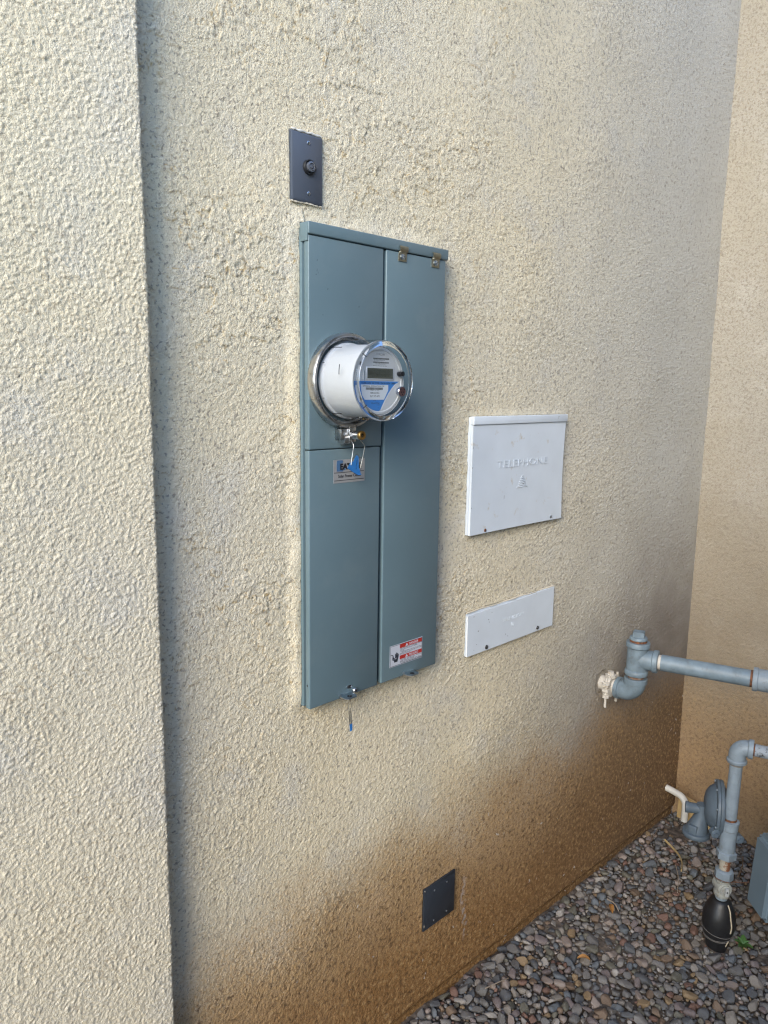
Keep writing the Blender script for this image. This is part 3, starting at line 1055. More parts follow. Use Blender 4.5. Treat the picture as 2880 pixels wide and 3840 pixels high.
hand = [(-0.0040, -0.0085), (0.0050, -0.0085), (0.0065, -0.0025), (0.0078, 0.0010), (0.0085, 0.0085), (0.0070, 0.0090), (0.0060, 0.0040), (0.0056, 0.0115), (0.0038, 0.0118),
        (0.0034, 0.0045), (0.0028, 0.0130), (0.0010, 0.0130), (0.0008, 0.0045), (0.0000, 0.0108), (-0.0018, 0.0106), (-0.0014, 0.0030), (-0.0030, 0.0005), (-0.0062, 0.0045), (-0.0074, 0.0034), (-0.0050, -0.0030)]
plate(bm, [(hx + a * 1.1, hz + c * 0.98) for a, c in hand], yy, 0.0002)
tube(bm, catmull([(0.3372, yy - 0.0002, -0.4452), (0.3425, yy - 0.0002, -0.4490), (0.3412, yy - 0.0002, -0.4545), (0.3422, yy - 0.0002, -0.4582), (0.3455, yy - 0.0002, -0.4570)], 5), 0.0009, 6)
small(obj('shock_symbol', bm, LBL_INK, label, smooth=None))
bm = B()
plate(bm, [(0.3460, -0.4572), (0.3500, -0.4556), (0.3500, -0.4563), (0.3555, -0.4548), (0.3520, -0.4562), (0.3520, -0.4570)], yy - 0.0002, 0.0001)
obj('flash', bm, LBL_WHITE, label, smooth=None)

# ------------------------------------------------------------------ electricity meter
MC = Vector((0.199, YF, 0.1245))
meter = thing('electricity_meter', (0.199, YF, 0.037), 'round glass-covered electricity meter plugged into the grey panel', 'electric meter')
AX = (0, -1, 0)
bm = B()
lathe(bm, [(0.0845, 0.0), (0.0872, 0.004), (0.0875, 0.015), (0.0868, 0.0185), (0.0850, 0.0215), (0.0815, 0.0222), (0.0795, 0.0205), (0.0785, 0.0150), (0.0770, 0.0120), (0.0745, 0.0115), (0.0745, 0.002)],
      MC, AX, 96, cap=False)
ringo = obj('sealing_ring', bm, STEEL, meter)
# glass cover
bm = B()
lathe(bm, [(0.0768, 0.0125), (0.0750, 0.0165), (0.0738, 0.0200), (0.0728, 0.060), (0.0716, 0.098), (0.0706, 0.1055)], MC, AX, 96, cap=False)
lathe(bm, [(0.0610, 0.1118), (0.0560, 0.1108), (0, 0.1104)], MC, AX, 96, cap=False)
glass = obj('glass_cover', bm, GLASS, meter)
bm = B()
lathe(bm, [(0.0706, 0.1055), (0.0702, 0.1105), (0.0688, 0.1138), (0.0664, 0.1146), (0.0636, 0.1138), (0.0612, 0.1118), (0.0618, 0.1095), (0.0650, 0.1080), (0.0680, 0.1060), (0.0690, 0.1035), (0.0706, 0.1055)], MC, AX, 96, cap=False)
obj('rim', bm, THICK_GLASS, glass)
# moulded black marks in the cover
bm = B()
for k, ang in enumerate((52, 128, 232, 308, 205, 155)):
    a = R(ang)
    for (h0, h1) in ((0.024, 0.048),) if k < 4 else ((0.022, 0.026),):
        c = math.cos(a); s = math.sin(a)
        p0 = MC + Vector((c * 0.0742, -h0, s * 0.0742)); p1 = MC + Vector((c * 0.0738, -h1, s * 0.0738))
        tube(bm, [p0, p1], 0.0007, 6)
for ang in (40, 140, 222, 318):
    a = R(ang)
    c = math.cos(a); s = math.sin(a)
    tube(bm, [MC + Vector((c * 0.0705, -0.112, s * 0.0705)), MC + Vector((c * 0.062, -0.1146, s * 0.062))], 0.0009, 6)
a = R(170)
tube(bm, [MC + Vector((math.cos(R(172 + 14 * i / 8)) * 0.0727 * 1.004, -0.072 - 0.002 * i / 8, math.sin(R(172 - 14 * i / 8)) * 0.0727 * 1.004)) for i in range(9)], 0.0007, 6)
small(obj('moulded_mark', bm, BLACK, glass))
# white inner body and face
BODY = mat('meter_body_plastic', (0.50, 0.51, 0.525), rough=0.45, var=0.03)
FACE = mat('meter_face_plastic', (0.5, 0.51, 0.515), rough=0.5, var=0.02)
bm = B()
lathe(bm, [(0.0655, 0.008), (0.0690, 0.012), (0.0690, 0.0185), (0.0655, 0.020), (0.0640, 0.075), (0.0625, 0.094), (0.0608, 0.0985), (0.0598, 0.0985), (0.0598, 0.0965), (0, 0.0965)], MC, AX, 80, cap=False)
body = obj('body', bm, BODY, meter)
FY = YF - 0.0966
bm = B()
lathe(bm, [(0.0590, 0.0967), (0.0590, 0.0982), (0.0580, 0.0986), (0.0545, 0.0986), (0.0535, 0.0976), (0, 0.0976)], MC, AX, 80, cap=False)
face = obj('face_plate', bm, FACE, meter)
fy = YF - 0.0976
LCD = mat('lcd_glass', (0.085, 0.09, 0.07), rough=0.15)
LCDSEG = mat('lcd_segments', (0.035, 0.038, 0.03), rough=0.3)
MBLUE = mat('meter_blue_print', (0.045, 0.2, 0.52), rough=0.4)
MWHITE = mat('meter_white_sticker', (0.6, 0.63, 0.66), rough=0.4)
EMB = mat('face_embossed', (0.42, 0.43, 0.435), rough=0.45)
bm = B()
box(bm, 0.1665, 0.2345, fy - 0.0012, fy + 0.0002, 0.1265, 0.1492, 0.0006)
bezel = obj('bezel', bm, BODY, face)
bm = B()
box(bm, 0.1690, 0.2316, fy - 0.0015, fy - 0.0011, 0.1290, 0.1468)
obj('lcd_screen', bm, LCD, face)
bm = B()
text(bm, '888888', 0.1860, 0.2255, 0.1322, 0.1444, fy - 0.0015, 0.0001, shear=0.08)
text(bm, '888', 0.1705, 0.1840, 0.1345, 0.1440, fy - 0.0015, 0.0001, shear=0.08)
text(bm, 'kWh', 0.1765, 0.1840, 0.1318, 0.1335, fy - 0.0015, 0.0001)
small(obj('lcd_digits', bm, LCDSEG, face, smooth=None))
# blue printed field with a sweeping right edge, clipped by the round face
cx, cz, rr = 0.199, 0.1245, 0.0528
bl = [(0.2490, 0.1243)]
for i in range(1, 9):
    f = i / 9
    bl.append((0.2490 - 0.047 * (f ** 0.62), 0.1243 - 0.0505 * f))
bl.append((0.2020, 0.0735))
a0 = math.atan2(0.0735 - cz, 0.2020 - cx)
a1 = -math.pi + math.asin(0.0002 / rr)
for i in range(1, 21):
    a = a0 + (a1 - a0) * i / 20
    bl.append((cx + rr * math.cos(a), cz + rr * math.sin(a)))
bm = B()
plate(bm, bl, fy, 0.0002)
obj('blue_field', bm, MBLUE, face, smooth=None)
bm = B()
edge = [(0.2500, 0.1243)] + [(0.2500 - 0.047 * ((i / 9) ** 0.62) + 0.0004, 0.1243 - 0.0505 * i / 9) for i in range(1, 10)]
plate(bm, [(x + 0.0014, z) for x, z in edge] + [(x, z) for x, z in edge[::-1]], fy, 0.0003)
plate(bm, [(0.1545, 0.1180), (0.2210, 0.1180), (0.2212, 0.1085), (0.2108, 0.0918), (0.1640, 0.0918), (0.1572, 0.1000)], fy - 0.0002, 0.0002)
small(obj('white_sticker', bm, MWHITE, face, smooth=None))
bm = B()
text(bm, 'CL200 240V 3W TYPE C2SOD 30TA 1.0Kh', 0.1560, 0.2380, 0.1192, 0.1222, fy - 0.0002, 0.0002)
text(bm, 'IMPERIAL IRRIGATION DIS', 0.1600, 0.2110, 0.1142, 0.1168, fy - 0.0004, 0.0001)
rb = random.Random(3)


def barcode(x0, x1, z0, z1, y):
    x = x0
    while x < x1:
        w = rb.choice((0.00035, 0.0006, 0.0009))
        plate(bm, [(x, z0), (min(x + w, x1), z0), (min(x + w, x1), z1), (x, z1)], y, 0.0001)
        x += w + rb.choice((0.0003, 0.0005))

barcode(0.1662, 0.2076, 0.1092, 0.1132, fy - 0.0004)
text(bm, 'FORM 2S  60Hz', 0.1780, 0.1990, 0.1072, 0.1083, fy - 0.0004, 0.0001)
text(bm, '1848-261816', 0.1770, 0.1990, 0.1022, 0.1052, fy - 0.0004, 0.0001)
text(bm, '357 375 471', 0.1760, 0.2000, 0.0962, 0.0998, fy - 0.0004, 0.0001)
text(bm, 'itron', 0.1850, 0.1910, 0.0895, 0.0910, fy - 0.0002, 0.0001)
text(bm, 'OpenWay', 0.1800, 0.2000, 0.0842, 0.0872, fy - 0.0002, 0.0001)
text(bm, 'CENTRON', 0.1930, 0.2005, 0.0822, 0.0832, fy - 0.0002, 0.0001)
text(bm, 'FCC', 0.1960, 0.1995, 0.0770, 0.0780, fy - 0.0002, 0.0001)
barcode(0.1835, 0.2228, 0.1620, 0.1648, fy)
barcode(0.1835, 0.2220, 0.1556, 0.1582, fy)
text(bm, 'ID 0A24TP08AH2A', 0.1860, 0.2120, 0.1600, 0.1612, fy, 0.0001)
text(bm, '0013500302EADF', 0.1890, 0.2140, 0.1538, 0.1549, fy, 0.0001)
text(bm, 'SINGLE PHASE METER', 0.1830, 0.2170, 0.1503, 0.1516, fy, 0.0001)
small(obj('lettering', bm, LCDSEG, face, smooth=None))
bm = B()
text(bm, 'ITRON', 0.1920, 0.2120, 0.1690, 0.1735, fy, 0.0004)
obj('embossed_name', bm, EMB, face, smooth=None)
# reset plunger and round lock behind the glass
CHROME = mat('chrome_plastic', (0.5, 0.52, 0.58), rough=0.12, metal=1.0)
REDMETAL = mat('red_lock_metal', (0.17, 0.085, 0.085), rough=0.3, metal=0.6)
bm = B()
lathe(bm, [(0.0062, 0.0), (0.0062, 0.004), (0.0072, 0.005), (0.0072, 0.008), (0.0052, 0.0092), (0.0052, 0.0116)], (0.2470, fy, 0.1380), AX, 24, cap=True)
kn = obj('reset_button', bm, GLASS, face)
bm = B()
lathe(bm, [(0.0044, 0.0005), (0.0044, 0.0119), (0, 0.0119)], (0.2470, fy, 0.1380), AX, 20)
obj('button_core', bm, BLACK, face)
bm = B()
lathe(bm, [(0.0068, 0.0), (0.0068, 0.006), (0.0096, 0.0068), (0.0096, 0.0095), (0.0088, 0.0106), (0, 0.0106)], (0.2470, fy, 0.1065), AX, 28, cap=False)
lk = obj('optical_port', bm, CHROME, face)
bm = B()
lathe(bm, [(0.0084, 0.0107), (0.0084, 0.0112), (0, 0.0112)], (0.2470, fy, 0.1065), AX, 28, cap=False)
for dx, dz in ((-0.0045, 0.0042), (0.0045, 0.0042), (-0.003, -0.0010), (0.003, -0.0010), (0, -0.0052)):
    lathe(bm, [(0.0014, 0.0112), (0.0014, 0.0115), (0, 0.0115)], (0.2470 + dx, fy, 0.1065 + dz), AX, 10, mi=1, cap=False)
obj('port_face', bm, [REDMETAL, BLACK], lk)
bm = B()
tube(bm, [(0.1600, fy - 0.001, 0.1255), (0.1600, fy - 0.001, 0.1400)], 0.0011, 8)
lathe(bm, [(0.0, 0.0), (0.0018, 0.0005), (0.0018, 0.002), (0, 0.0028)], (0.1602, fy, 0.1405), AX, 12, cap=False)
obj('latch_pin', bm, EMB, face)
# ring clamp with barrel lock
bm = B()
box(bm, 0.1785, 0.1965, -0.0490, YF - 0.0005, 0.0170, 0.0365, 0.0012)
box(bm, 0.1968, 0.2150, -0.0495, -0.0470, 0.0120, 0.0460, 0.0008)
box(bm, 0.1968, 0.1985, -0.0520, YF - 0.0005, 0.0110, 0.0440, 0.0006)
lathe(bm, [(0.0105, -0.010), (0.0105, 0.010)], (0.1975, -0.040, 0.0175), (1, 0, 0), 20)
obj('clamp', bm, STEEL, meter)
bm = B()
lathe(bm, [(0.0082, 0.0), (0.0082, 0.024)], (0.2050, -0.0490, 0.0255), AX, 24)
lock = obj('barrel_lock', bm, STEEL, meter)
bm = B()
lathe(bm, [(0.0086, 0.0), (0.0086, 0.005), (0.0078, 0.0062), (0.0040, 0.0062), (0.0040, 0.0030), (0, 0.0030)], (0.2050, -0.0730, 0.0255), AX, 24, cap=False)
for i in range(14):
    a = 2 * math.pi * i / 14
    c = Vector((0.2050 + 0.0062 * math.cos(a), -0.0790, 0.0255 + 0.0062 * math.sin(a)))
    lathe(bm, [(0.0010, 0), (0.0006, 0.0014), (0, 0.0016)], c, AX, 6, cap=False)
lathe(bm, [(0.0039, 0.0), (0, 0.0002)], (0.2050, -0.0762, 0.0255), AX, 16, mi=1, cap=False)
obj('lock_face', bm, [BRASS, BLACK], lock)

# ------------------------------------------------------------------ wire seal with blue tag under the meter
WIRE = mat('seal_wire', (0.5, 0.5, 0.48), rough=0.3, metal=1.0)
TAGBLUE = mat('tag_blue', (0.03, 0.17, 0.46), rough=0.28, var=0.1, vscale=150)
CLEAR_PL = bpy.data.materials.new('clear_plastic')
CLEAR_PL.use_nodes = True
_nt = CLEAR_PL.node_tree
_nt.nodes.remove(_nt.nodes['Principled BSDF'])
_tr = _nt.nodes.new('ShaderNodeBsdfTransparent')
_tr.inputs[0].default_value = (0.86, 0.88, 0.9, 1)
_df = _nt.nodes.new('ShaderNodeBsdfGlossy'); _df.inputs['Roughness'].default_value = 0.15
_mx = _nt.nodes.new('ShaderNodeMixShader'); _mx.inputs[0].default_value = 0.22
_nt.links.new(_tr.outputs[0], _mx.inputs[1]); _nt.links.new(_df.outputs[0], _mx.inputs[2])
_nt.links.new(_mx.outputs[0], _nt.nodes['Material Output'].inputs[0])
seal = thing('wire_seal', (0.205, -0.060, -0.0497), 'wire seal with a folded blue tag hanging from the meter ring lock', 'seal')
bm = B()
tube(bm, catmull([(0.2000, -0.052, 0.0150), (0.1994, -0.060, 0.0068), (0.1974, -0.060, -0.0064), (0.1960, -0.060, -0.0150), (0.1934, -0.060, -0.0300)], 5), 0.00085, 7)
tube(bm, catmull([(0.2100, -0.070, 0.0200), (0.2162, -0.062, 0.0139), (0.2262, -0.060, 0.0064), (0.2271, -0.060, -0.0015), (0.2230, -0.060, -0.0187), (0.2178, -0.060, -0.0374)], 5), 0.00085, 7)
obj('wire', bm, WIRE, seal)
bm = B()
plate(bm, [(0.2080, -0.0126), (0.2125, -0.0158), (0.2135, -0.0356), (0.2172, -0.0440), (0.2185, -0.0490), (0.2115, -0.0492), (0.1855, -0.0345), (0.1923, -0.0256), (0.2000, -0.0235), (0.2045, -0.0160)], -0.0592, 0.0007)
tube(bm, [(0.1850, -0.0604, -0.0348), (0.1975, -0.0606, -0.0425), (0.2110, -0.0606, -0.0496), (0.2188, -0.0604, -0.0492)], 0.0011, 7)
tg = obj('blue_tag', bm, TAGBLUE, seal)
bm = B()
text(bm, '6174852', -0.009, 0.009, -0.0012, 0.0012, -0.0600, 0.0001, fmat=Matrix.Translation((0.2075, 0, -0.0300)) @ Matrix.Rotation(R(-82), 4, 'Y'))
obj('lettering', bm, BLACK, tg, smooth=None)
bm = B()
plate(bm, [(0.2060, -0.0105), (0.2095, -0.0098), (0.2140, -0.0145), (0.2240, -0.0175), (0.2215, -0.0380), (0.2190, -0.0420), (0.2150, -0.0350), (0.2140, -0.0160), (0.2085, -0.0118), (0.1990, -0.0230), (0.1925, -0.0250), (0.1945, -0.0215)], -0.0590, 0.0005)
obj('clear_sleeve', bm, CLEAR_PL, seal, smooth=None)

seal2 = thing('wire_seal', (0.2105, -0.0435, -0.5700), 'thin wire seal with a small blue end dangling below the panel bottom edge', 'seal')
bm = B()
tube(bm, catmull([(0.2070, -0.0450, -0.4930), (0.2062, -0.0440, -0.5050), (0.2052, -0.0440, -0.5200), (0.2075, -0.0440, -0.5450), (0.2092, -0.0440, -0.5620)], 5), 0.0005, 6)
tube(bm, catmull([(0.2105, -0.0450, -0.4930), (0.2112, -0.0440, -0.5050), (0.2145, -0.0440, -0.5250), (0.2140, -0.0440, -0.5450), (0.2130, -0.0440, -0.5600)], 5), 0.0005, 6)
obj('wire', bm, WIRE, seal2)
bm = B()
plate(bm, [(0.2078, -0.5200), (0.2102, -0.5210), (0.2142, -0.5450), (0.2145, -0.5580), (0.2080, -0.5590), (0.2052, -0.5400)], -0.0442, 0.0007)
obj('clear_sleeve', bm, CLEAR_PL, seal2, smooth=None)
bm = B()
plate(bm, [(0.2080, -0.5560), (0.2146, -0.5550), (0.2152, -0.5695), (0.2092, -0.5705)], -0.0440, 0.0011)
obj('blue_tag', bm, TAGBLUE, seal2)

# ------------------------------------------------------------------ telephone and television boxes
tel = thing('telephone_box', (0.80, 0, -0.228), 'square white wall box embossed with the word TELEPHONE', 'utility box')
YT = -0.0135
bm = B()
box(bm, 0.6075, 0.9975, -0.0068, 0.010, -0.2255, 0.0500, 0.001)
obj('back_box', bm, WHITE_PLAIN, tel)
bm = B()
# lid, its free right edge slightly bowed out
NX, NZ = 20, 14
pts = {}
for i in range(NX + 1):
    for j in range(NZ + 1):
        fx, fz = i / NX, j / NZ
        x = 0.6090 + 0.3875 * fx - 0.0035 * fx * math.sin(math.pi * fz)
        z = -0.2260 + 0.2575 * fz + 0.0015 * math.sin(3 * fx) * (1 - fz)
        y = YT - 0.0012 * math.sin(math.pi * fx) * (1 - fz) + 0.0012 * fx * math.sin(2.6 * fz)
        pts[i, j] = (x, y, z)
V = {k: bm.verts.new(p) for k, p in pts.items()}
for i in range(NX):
    for j in range(NZ):
        bm.faces.new((V[i, j], V[i + 1, j], V[i + 1, j + 1], V[i, j + 1]))
g = bmesh.ops.extrude_face_region(bm, geom=list(bm.faces))
bmesh.ops.translate(bm, vec=(0, 0.0062, 0), verts=[e for e in g['geom'] if isinstance(e, bmesh.types.BMVert)])
lid = obj('lid', bm, WHITE_PAINT, tel, smooth=30)
bm = B()
box(bm, 0.6085, 0.9990, YT - 0.0028, -0.0060, 0.0325, 0.0515, 0.0014, 3)
obj('top_lip', bm, WHITE_PAINT, tel)
bm = B()
text(bm, 'TELEPHONE', 0.7040, 0.9150, -0.0730, -0.0555, YT - 0.0009, 0.0005)
bmesh.ops.remove_doubles(bm, verts=bm.verts, dist=1e-6)
obj('embossed_lettering', bm, WHITE_PLAIN, lid, smooth=60)
bm = B()
for i in range(7):
    w = 0.0050 + 0.0024 * i + (0.003 if i == 6 else 0)
    zz = -0.0990 - 0.0044 * i
    box(bm, 0.8085 - w, 0.8085 + w, YT - 0.0015, YT - 0.0004, zz - 0.0011, zz + 0.0011, 0.0005)
small(obj('embossed_bell', bm, WHITE_PLAIN, lid))
screw('screw', (0.6650, YT - 0.0010, -0.2188), 0.0042, 0.0018, AX, [RUST, RECESS], tel, phillips=False)
screw('screw', (0.9450, YT - 0.0006, -0.2165), 0.0044, 0.0020, AX, [ZINC, RECESS], tel, phillips=False, ang=1.2)
# chips in the paint along the edge
bm = B()
for (sx, sz, w, hh) in ((0.6098, -0.020, .0010, .0014), (0.6100, -0.066, .0008, .0022), (0.6096, -0.115, .0007, .001), (0.6098, -0.160, .001, .0012), (0.9560, 0.046, .0012, .0018), (0.953, 0.0425, .0010, .0012),
                        (0.735, -0.1455, .0006, .005)):
    plate(bm, [(sx - w, sz - hh), (sx + w * 0.6, sz - hh * 0.7), (sx + w, sz + hh * 0.8), (sx - w * 0.5, sz + hh)], YT - (0.0029 if sz > 0.03 else 0.0011), 0.0001)
small(obj('paint_chip', bm, mat('chip_grey', (0.17, 0.165, 0.16), rough=0.7), tel, smooth=None))

tv = thing('television_box', (0.804, 0, -0.5265), 'low white wall box embossed with the word TELEVISION, below the telephone box', 'utility box')
YV = -0.0075
bm = B()
prism(bm, [(0.6190, 0.006, -0.5262), (0.9895, 0.006, -0.5262), (0.9895, 0.006, -0.4172), (0.6190, 0.006, -0.4195)], (0, -0.0085, 0))
obj('back_box', bm, WHITE_PLAIN, tv)
bm = B()
NX, NZ = 24, 6
V = {}
for i in range(NX + 1):
    for j in range(NZ + 1):
        fx, fz = i / NX, j / NZ
        x = 0.6195 + 0.3705 * fx
        zt = -0.4250 + 0.0075 * fx + 0.0007 * math.sin(9 * fx)
        z = -0.5270 + (zt + 0.5270) * fz
        y = YV - 0.0010 * math.sin(math.pi * fx) - 0.0006 * math.sin(5 * fx + 1) * (1 - fz)
        V[i, j] = bm.verts.new((x, y, z))
for i in range(NX):
    for j in range(NZ):
        bm.faces.new((V[i, j], V[i + 1, j], V[i + 1, j + 1], V[i, j + 1]))
g = bmesh.ops.extrude_face_region(bm, geom=list(bm.faces))
bmesh.ops.translate(bm, vec=(0, 0.0045, 0), verts=[e for e in g['geom'] if isinstance(e, bmesh.types.BMVert)])
tlid = obj('lid', bm, WHITE_PAINT, tv, smooth=30)
bm = B()
text(bm, 'TELEVISION', 0.7560, 0.8480, -0.4685, -0.4590, YV - 0.0009, 0.0005)
for a in range(3):
    lathe(bm, [(0.0066 - 0.0022 * a, 0.0), (0.0066 - 0.0022 * a, 0.0010), (0.0056 - 0.0022 * a, 0.0010), (0.0056 - 0.0022 * a, 0.0)], (0.8020, YV - 0.0004, -0.4830), AX, 20, cap=False)
obj('embossed_lettering', bm, WHITE_PLAIN, tlid, smooth=60)
SCREW_DK = mat('dark_screw', (0.08, 0.085, 0.09), rough=0.45, metal=0.8)
screw('screw', (0.6945, YV - 0.0010, -0.5190), 0.0056, 0.0030, AX, [SCREW_DK, RECESS], tv, phillips=False, ang=1.0)
screw('screw', (0.9160, YV - 0.0008, -0.5175), 0.0052, 0.0030, AX, [SCREW_DK, RECESS], tv, phillips=False, ang=0.2)
bm = B()
for (sx, sz, w, hh) in ((0.660, -0.470, .0026, .0011), (0.7000, -0.449, .0012, .0018), (0.7025, -0.456, .0008, .0012), (0.712, -0.433, .0012, .001), (0.641, -0.430, .0022, .0007), (0.772, -0.503, .0008, .0016),
                        (0.782, -0.510, .0012, .0009), (0.655, -0.503, .0012, .0008), (0.645, -0.515, .0008, .001)):
    plate(bm, [(sx - w, sz - hh * .5), (sx + w * 0.6, sz - hh), (sx + w, sz + hh * 0.5), (sx - w * 0.5, sz + hh)], YV - 0.0012, 0.0002)
small(obj('paint_chip', bm, mat('chip_dark', (0.13, 0.13, 0.135), rough=0.7), tv, smooth=None))
bm = B()
pts = [(0.6190 + 0.372 * i / 40, -0.0030 - 0.0012 * math.sin(i * 0.7), -0.4176 + 0.0018 * i / 40 + 0.0006 * math.sin(i * 0.37)) for i in range(41)]
tube(bm, pts, [0.0016 + 0.0004 * math.sin(i * 0.33 + 1) + 0.0003 * math.sin(i * 1.9) for i in range(41)], 7)
o = obj('plaster_bead', bm, PLASTER)
tag(o, 'cracked line of plaster along the top of the television box', 'plaster')

# ------------------------------------------------------------------ blank plate near the ground
bp_ = thing('blank_plate', (0.5486, 0, -1.2025), 'near-black square blank cover plate low on the stained wall', 'cover plate')
wall_plate('plate', 0.4908, 0.6064, -1.2025, -1.0882, COVER_DARK, bp_, bev=0.006)
for x, z in ((0.5255, -1.1048), (0.5722, -1.1046), (0.5738, -1.1868), (0.5260, -1.1870)):
    screw('screw', (x, -0.0065, z), 0.0026, 0.0012, AX, [ZINC, RECESS], bp_, ang=x * 40)
bm = B()
for i, (x, z) in enumerate(((0.4922, -1.0925), (0.4922, -1.186))):
    plate(bm, [(x - 0.0006, z - 0.004 * (0.3 + i)), (x + 0.0006, z - 0.002), (x + 0.0009, z + 0.001), (x - 0.0006, z + 0.002)], -0.0042, 0.0012)
small(obj('paint_fleck', bm, OFFWHITE, bp_, smooth=None))

# ------------------------------------------------------------------ upper gas pipe
TX, TY = 1.310, -0.105
gp = thing('gas_pipe', (TX, 0, -0.785), 'grey painted gas pipe with capped tee coming out of the wall', 'gas pipe')
ZS = -0.785
d = Vector((math.sin(R(17)), -math.cos(R(17)), 0))
# stub from the wall
bm = B()
lathe(bm, [(0.0235, 0.0), (0.0235, 0.085)], (TX, 0.02, ZS), AX, 28)
obj('stub', bm, OFFWHITE, gp)
# elbow
bm = B()
cen = (TX, TY + 0.035, ZS + 0.035)
path = [Vector((TX, TY + 0.052, ZS))] + arc(cen, -math.pi / 2, -math.pi, (0, -1, 0), (0, 0, 1), 0.035, 10)[0:0]
path = [Vector((TX, TY + 0.05, ZS)), Vector((TX, TY + 0.040, ZS))]
for i in range(1, 11):
    a = (math.pi / 2) * i / 10
    path.append(Vector((TX, TY + 0.035 - 0.035 * math.sin(a), ZS + 0.035 - 0.035 * math.cos(a))))
path.append(Vector((TX, TY, ZS + 0.042)))
tube(bm, path, 0.0305, 28)
lathe(bm, [(0.031, 0), (0.0338, 0.0015), (0.0338, 0.0125), (0.031, 0.014)], (TX, TY + 0.058, ZS), AX, 36)
lathe(bm, [(0.031, 0), (0.0342, 0.0015), (0.0342, 0.0150), (0.0325, 0.0168), (0.0245, 0.0168)], (TX, TY, ZS + 0.032), (0, 0, 1), 36)
obj('elbow', bm, PIPE_GREY, gp)
# close nipple, threads showing
bm = B()
lathe(bm, [(0.0240 if i % 2 else 0.0232, 0.0014 * i) for i in range(14)], (TX, TY, ZS + 0.045), (0, 0, 1), 28)
obj('nipple', bm, mat('thread_dope', (0.22, 0.2, 0.18), rough=0.7, var=0.25, vscale=120, color2=(0.17, 0.07, 0.03), mscale=60), gp)
# tee
ZT0 = ZS + 0.0575
bm = B()
lathe(bm, [(0.026, 0.0), (0.0330, 0.001), (0.0342, 0.003), (0.0342, 0.0130), (0.0322, 0.0155), (0.0305, 0.017), (0.0305, 0.0850), (0.0322, 0.0865), (0.0345, 0.0885), (0.0345, 0.1010), (0.0330, 0.1030), (0.026, 0.1032)],
      (TX, TY, ZT0), (0, 0, 1), 40)
ZB = ZT0 + 0.0505
lathe(bm, [(0.0300, 0.0), (0.0300, 0.0440), (0.0315, 0.0452), (0.0340, 0.0465), (0.0340, 0.0585), (0.0322, 0.0605), (0.025, 0.0605)], (TX, TY, ZB), d, 40)
tee = obj('tee', bm, PIPE_GREY, gp)
bm = B()
e = Vector((0.70, -0.714, 0)).normalized()
nface = Vector((-0.714, -0.70, 0)).normalized()
fm = Matrix((( e.x, -nface.x, 0, 0), (e.y, -nface.y, 0, 0), (0, 0, 1, 0), (0, 0, 0, 1)))
fm = Matrix.Translation(Vector((TX, TY, ZB)) + nface * 0.0298 + Vector((0, 0, 0)) - e * 0.001) @ fm @ Matrix.Rotation(R(-88), 4, 'Y')
text(bm, 'USA', -0.0150, 0.0150, -0.0052, 0.0052, 0.001, 0.0022, fmat=fm)
obj('embossed_lettering', bm, PIPE_GREY, tee, smooth=60)
bm = B()
lathe(bm, [(0.0250, 0.0), (0.0250, 0.0110)], (TX, TY, ZT0 + 0.100), (0, 0, 1), 32)
obj('rusty_thread', bm, RUST, tee)['label'] = 'rusty orange thread of the plug'
bm = B()
lathe(bm, [(0.0262, 0.0), (0.0262, 0.0050), (0.0235, 0.0085), (0.0200, 0.0095)], (TX, TY, ZT0 + 0.1105), (0, 0, 1), 32)
a = 0.0165
q = Matrix.Rotation(R(22), 3, 'Z')
corners = [q @ Vector((sx * a, sy * a, 0)) + Vector((TX, TY, ZT0 + 0.1185)) for sx, sy in ((1, 1), (-1, 1), (-1, -1), (1, -1))]
prism(bm, corners, (0, 0, 0.0165))
bmesh.ops.bevel(bm, geom=[ed for ed in bm.edges if all(v.co.z > ZT0 + 0.1345 for v in ed.verts)], offset=0.002, segments=2, affect='EDGES')
obj('plug', bm, PIPE_GREY, tee)
# run to the gas meter
O = Vector((TX, TY, ZB))
bm = B()
lathe(bm, [(0.0215, 0.0580), (0.0215, 0.0690), (0.0228, 0.0700)], O, d, 28)
obj('thread_tape', bm, OFFWHITE, gp)
bm = B()
lathe(bm, [(0.0241, 0.0685), (0.0241, 0.3060)], O, d, 36)
obj('pipe', bm, PIPE_GREY, gp)
bm = B()
lathe(bm, [(0.0238, 0.3055), (0.0238, 0.3140)], O, d, 28)
obj('rusty_thread', bm, RUST, gp)['label'] = 'rusty thread between pipe and coupling'
bm = B()
lathe(bm, [(0.026, 0.3120), (0.0325, 0.3125), (0.0335, 0.3150), (0.0335, 0.3240), (0.0310, 0.3265), (0.0310, 0.3700), (0.0335, 0.3720), (0.0335, 0.3840), (0.026, 0.3850)], O, d, 36)
obj('coupling', bm, PIPE_PALE, gp)
bm = B()
lathe(bm, [(0.0241, 0.384), (0.0241, 0.62)], O, d, 28)
obj('pipe', bm, PIPE_PALE, gp)

# ground clamp round the stub
cl = thing('ground_clamp', (TX, -0.03, -0.86), 'overpainted off-white bonding clamp bolted round the pipe stub', 'pipe clamp')
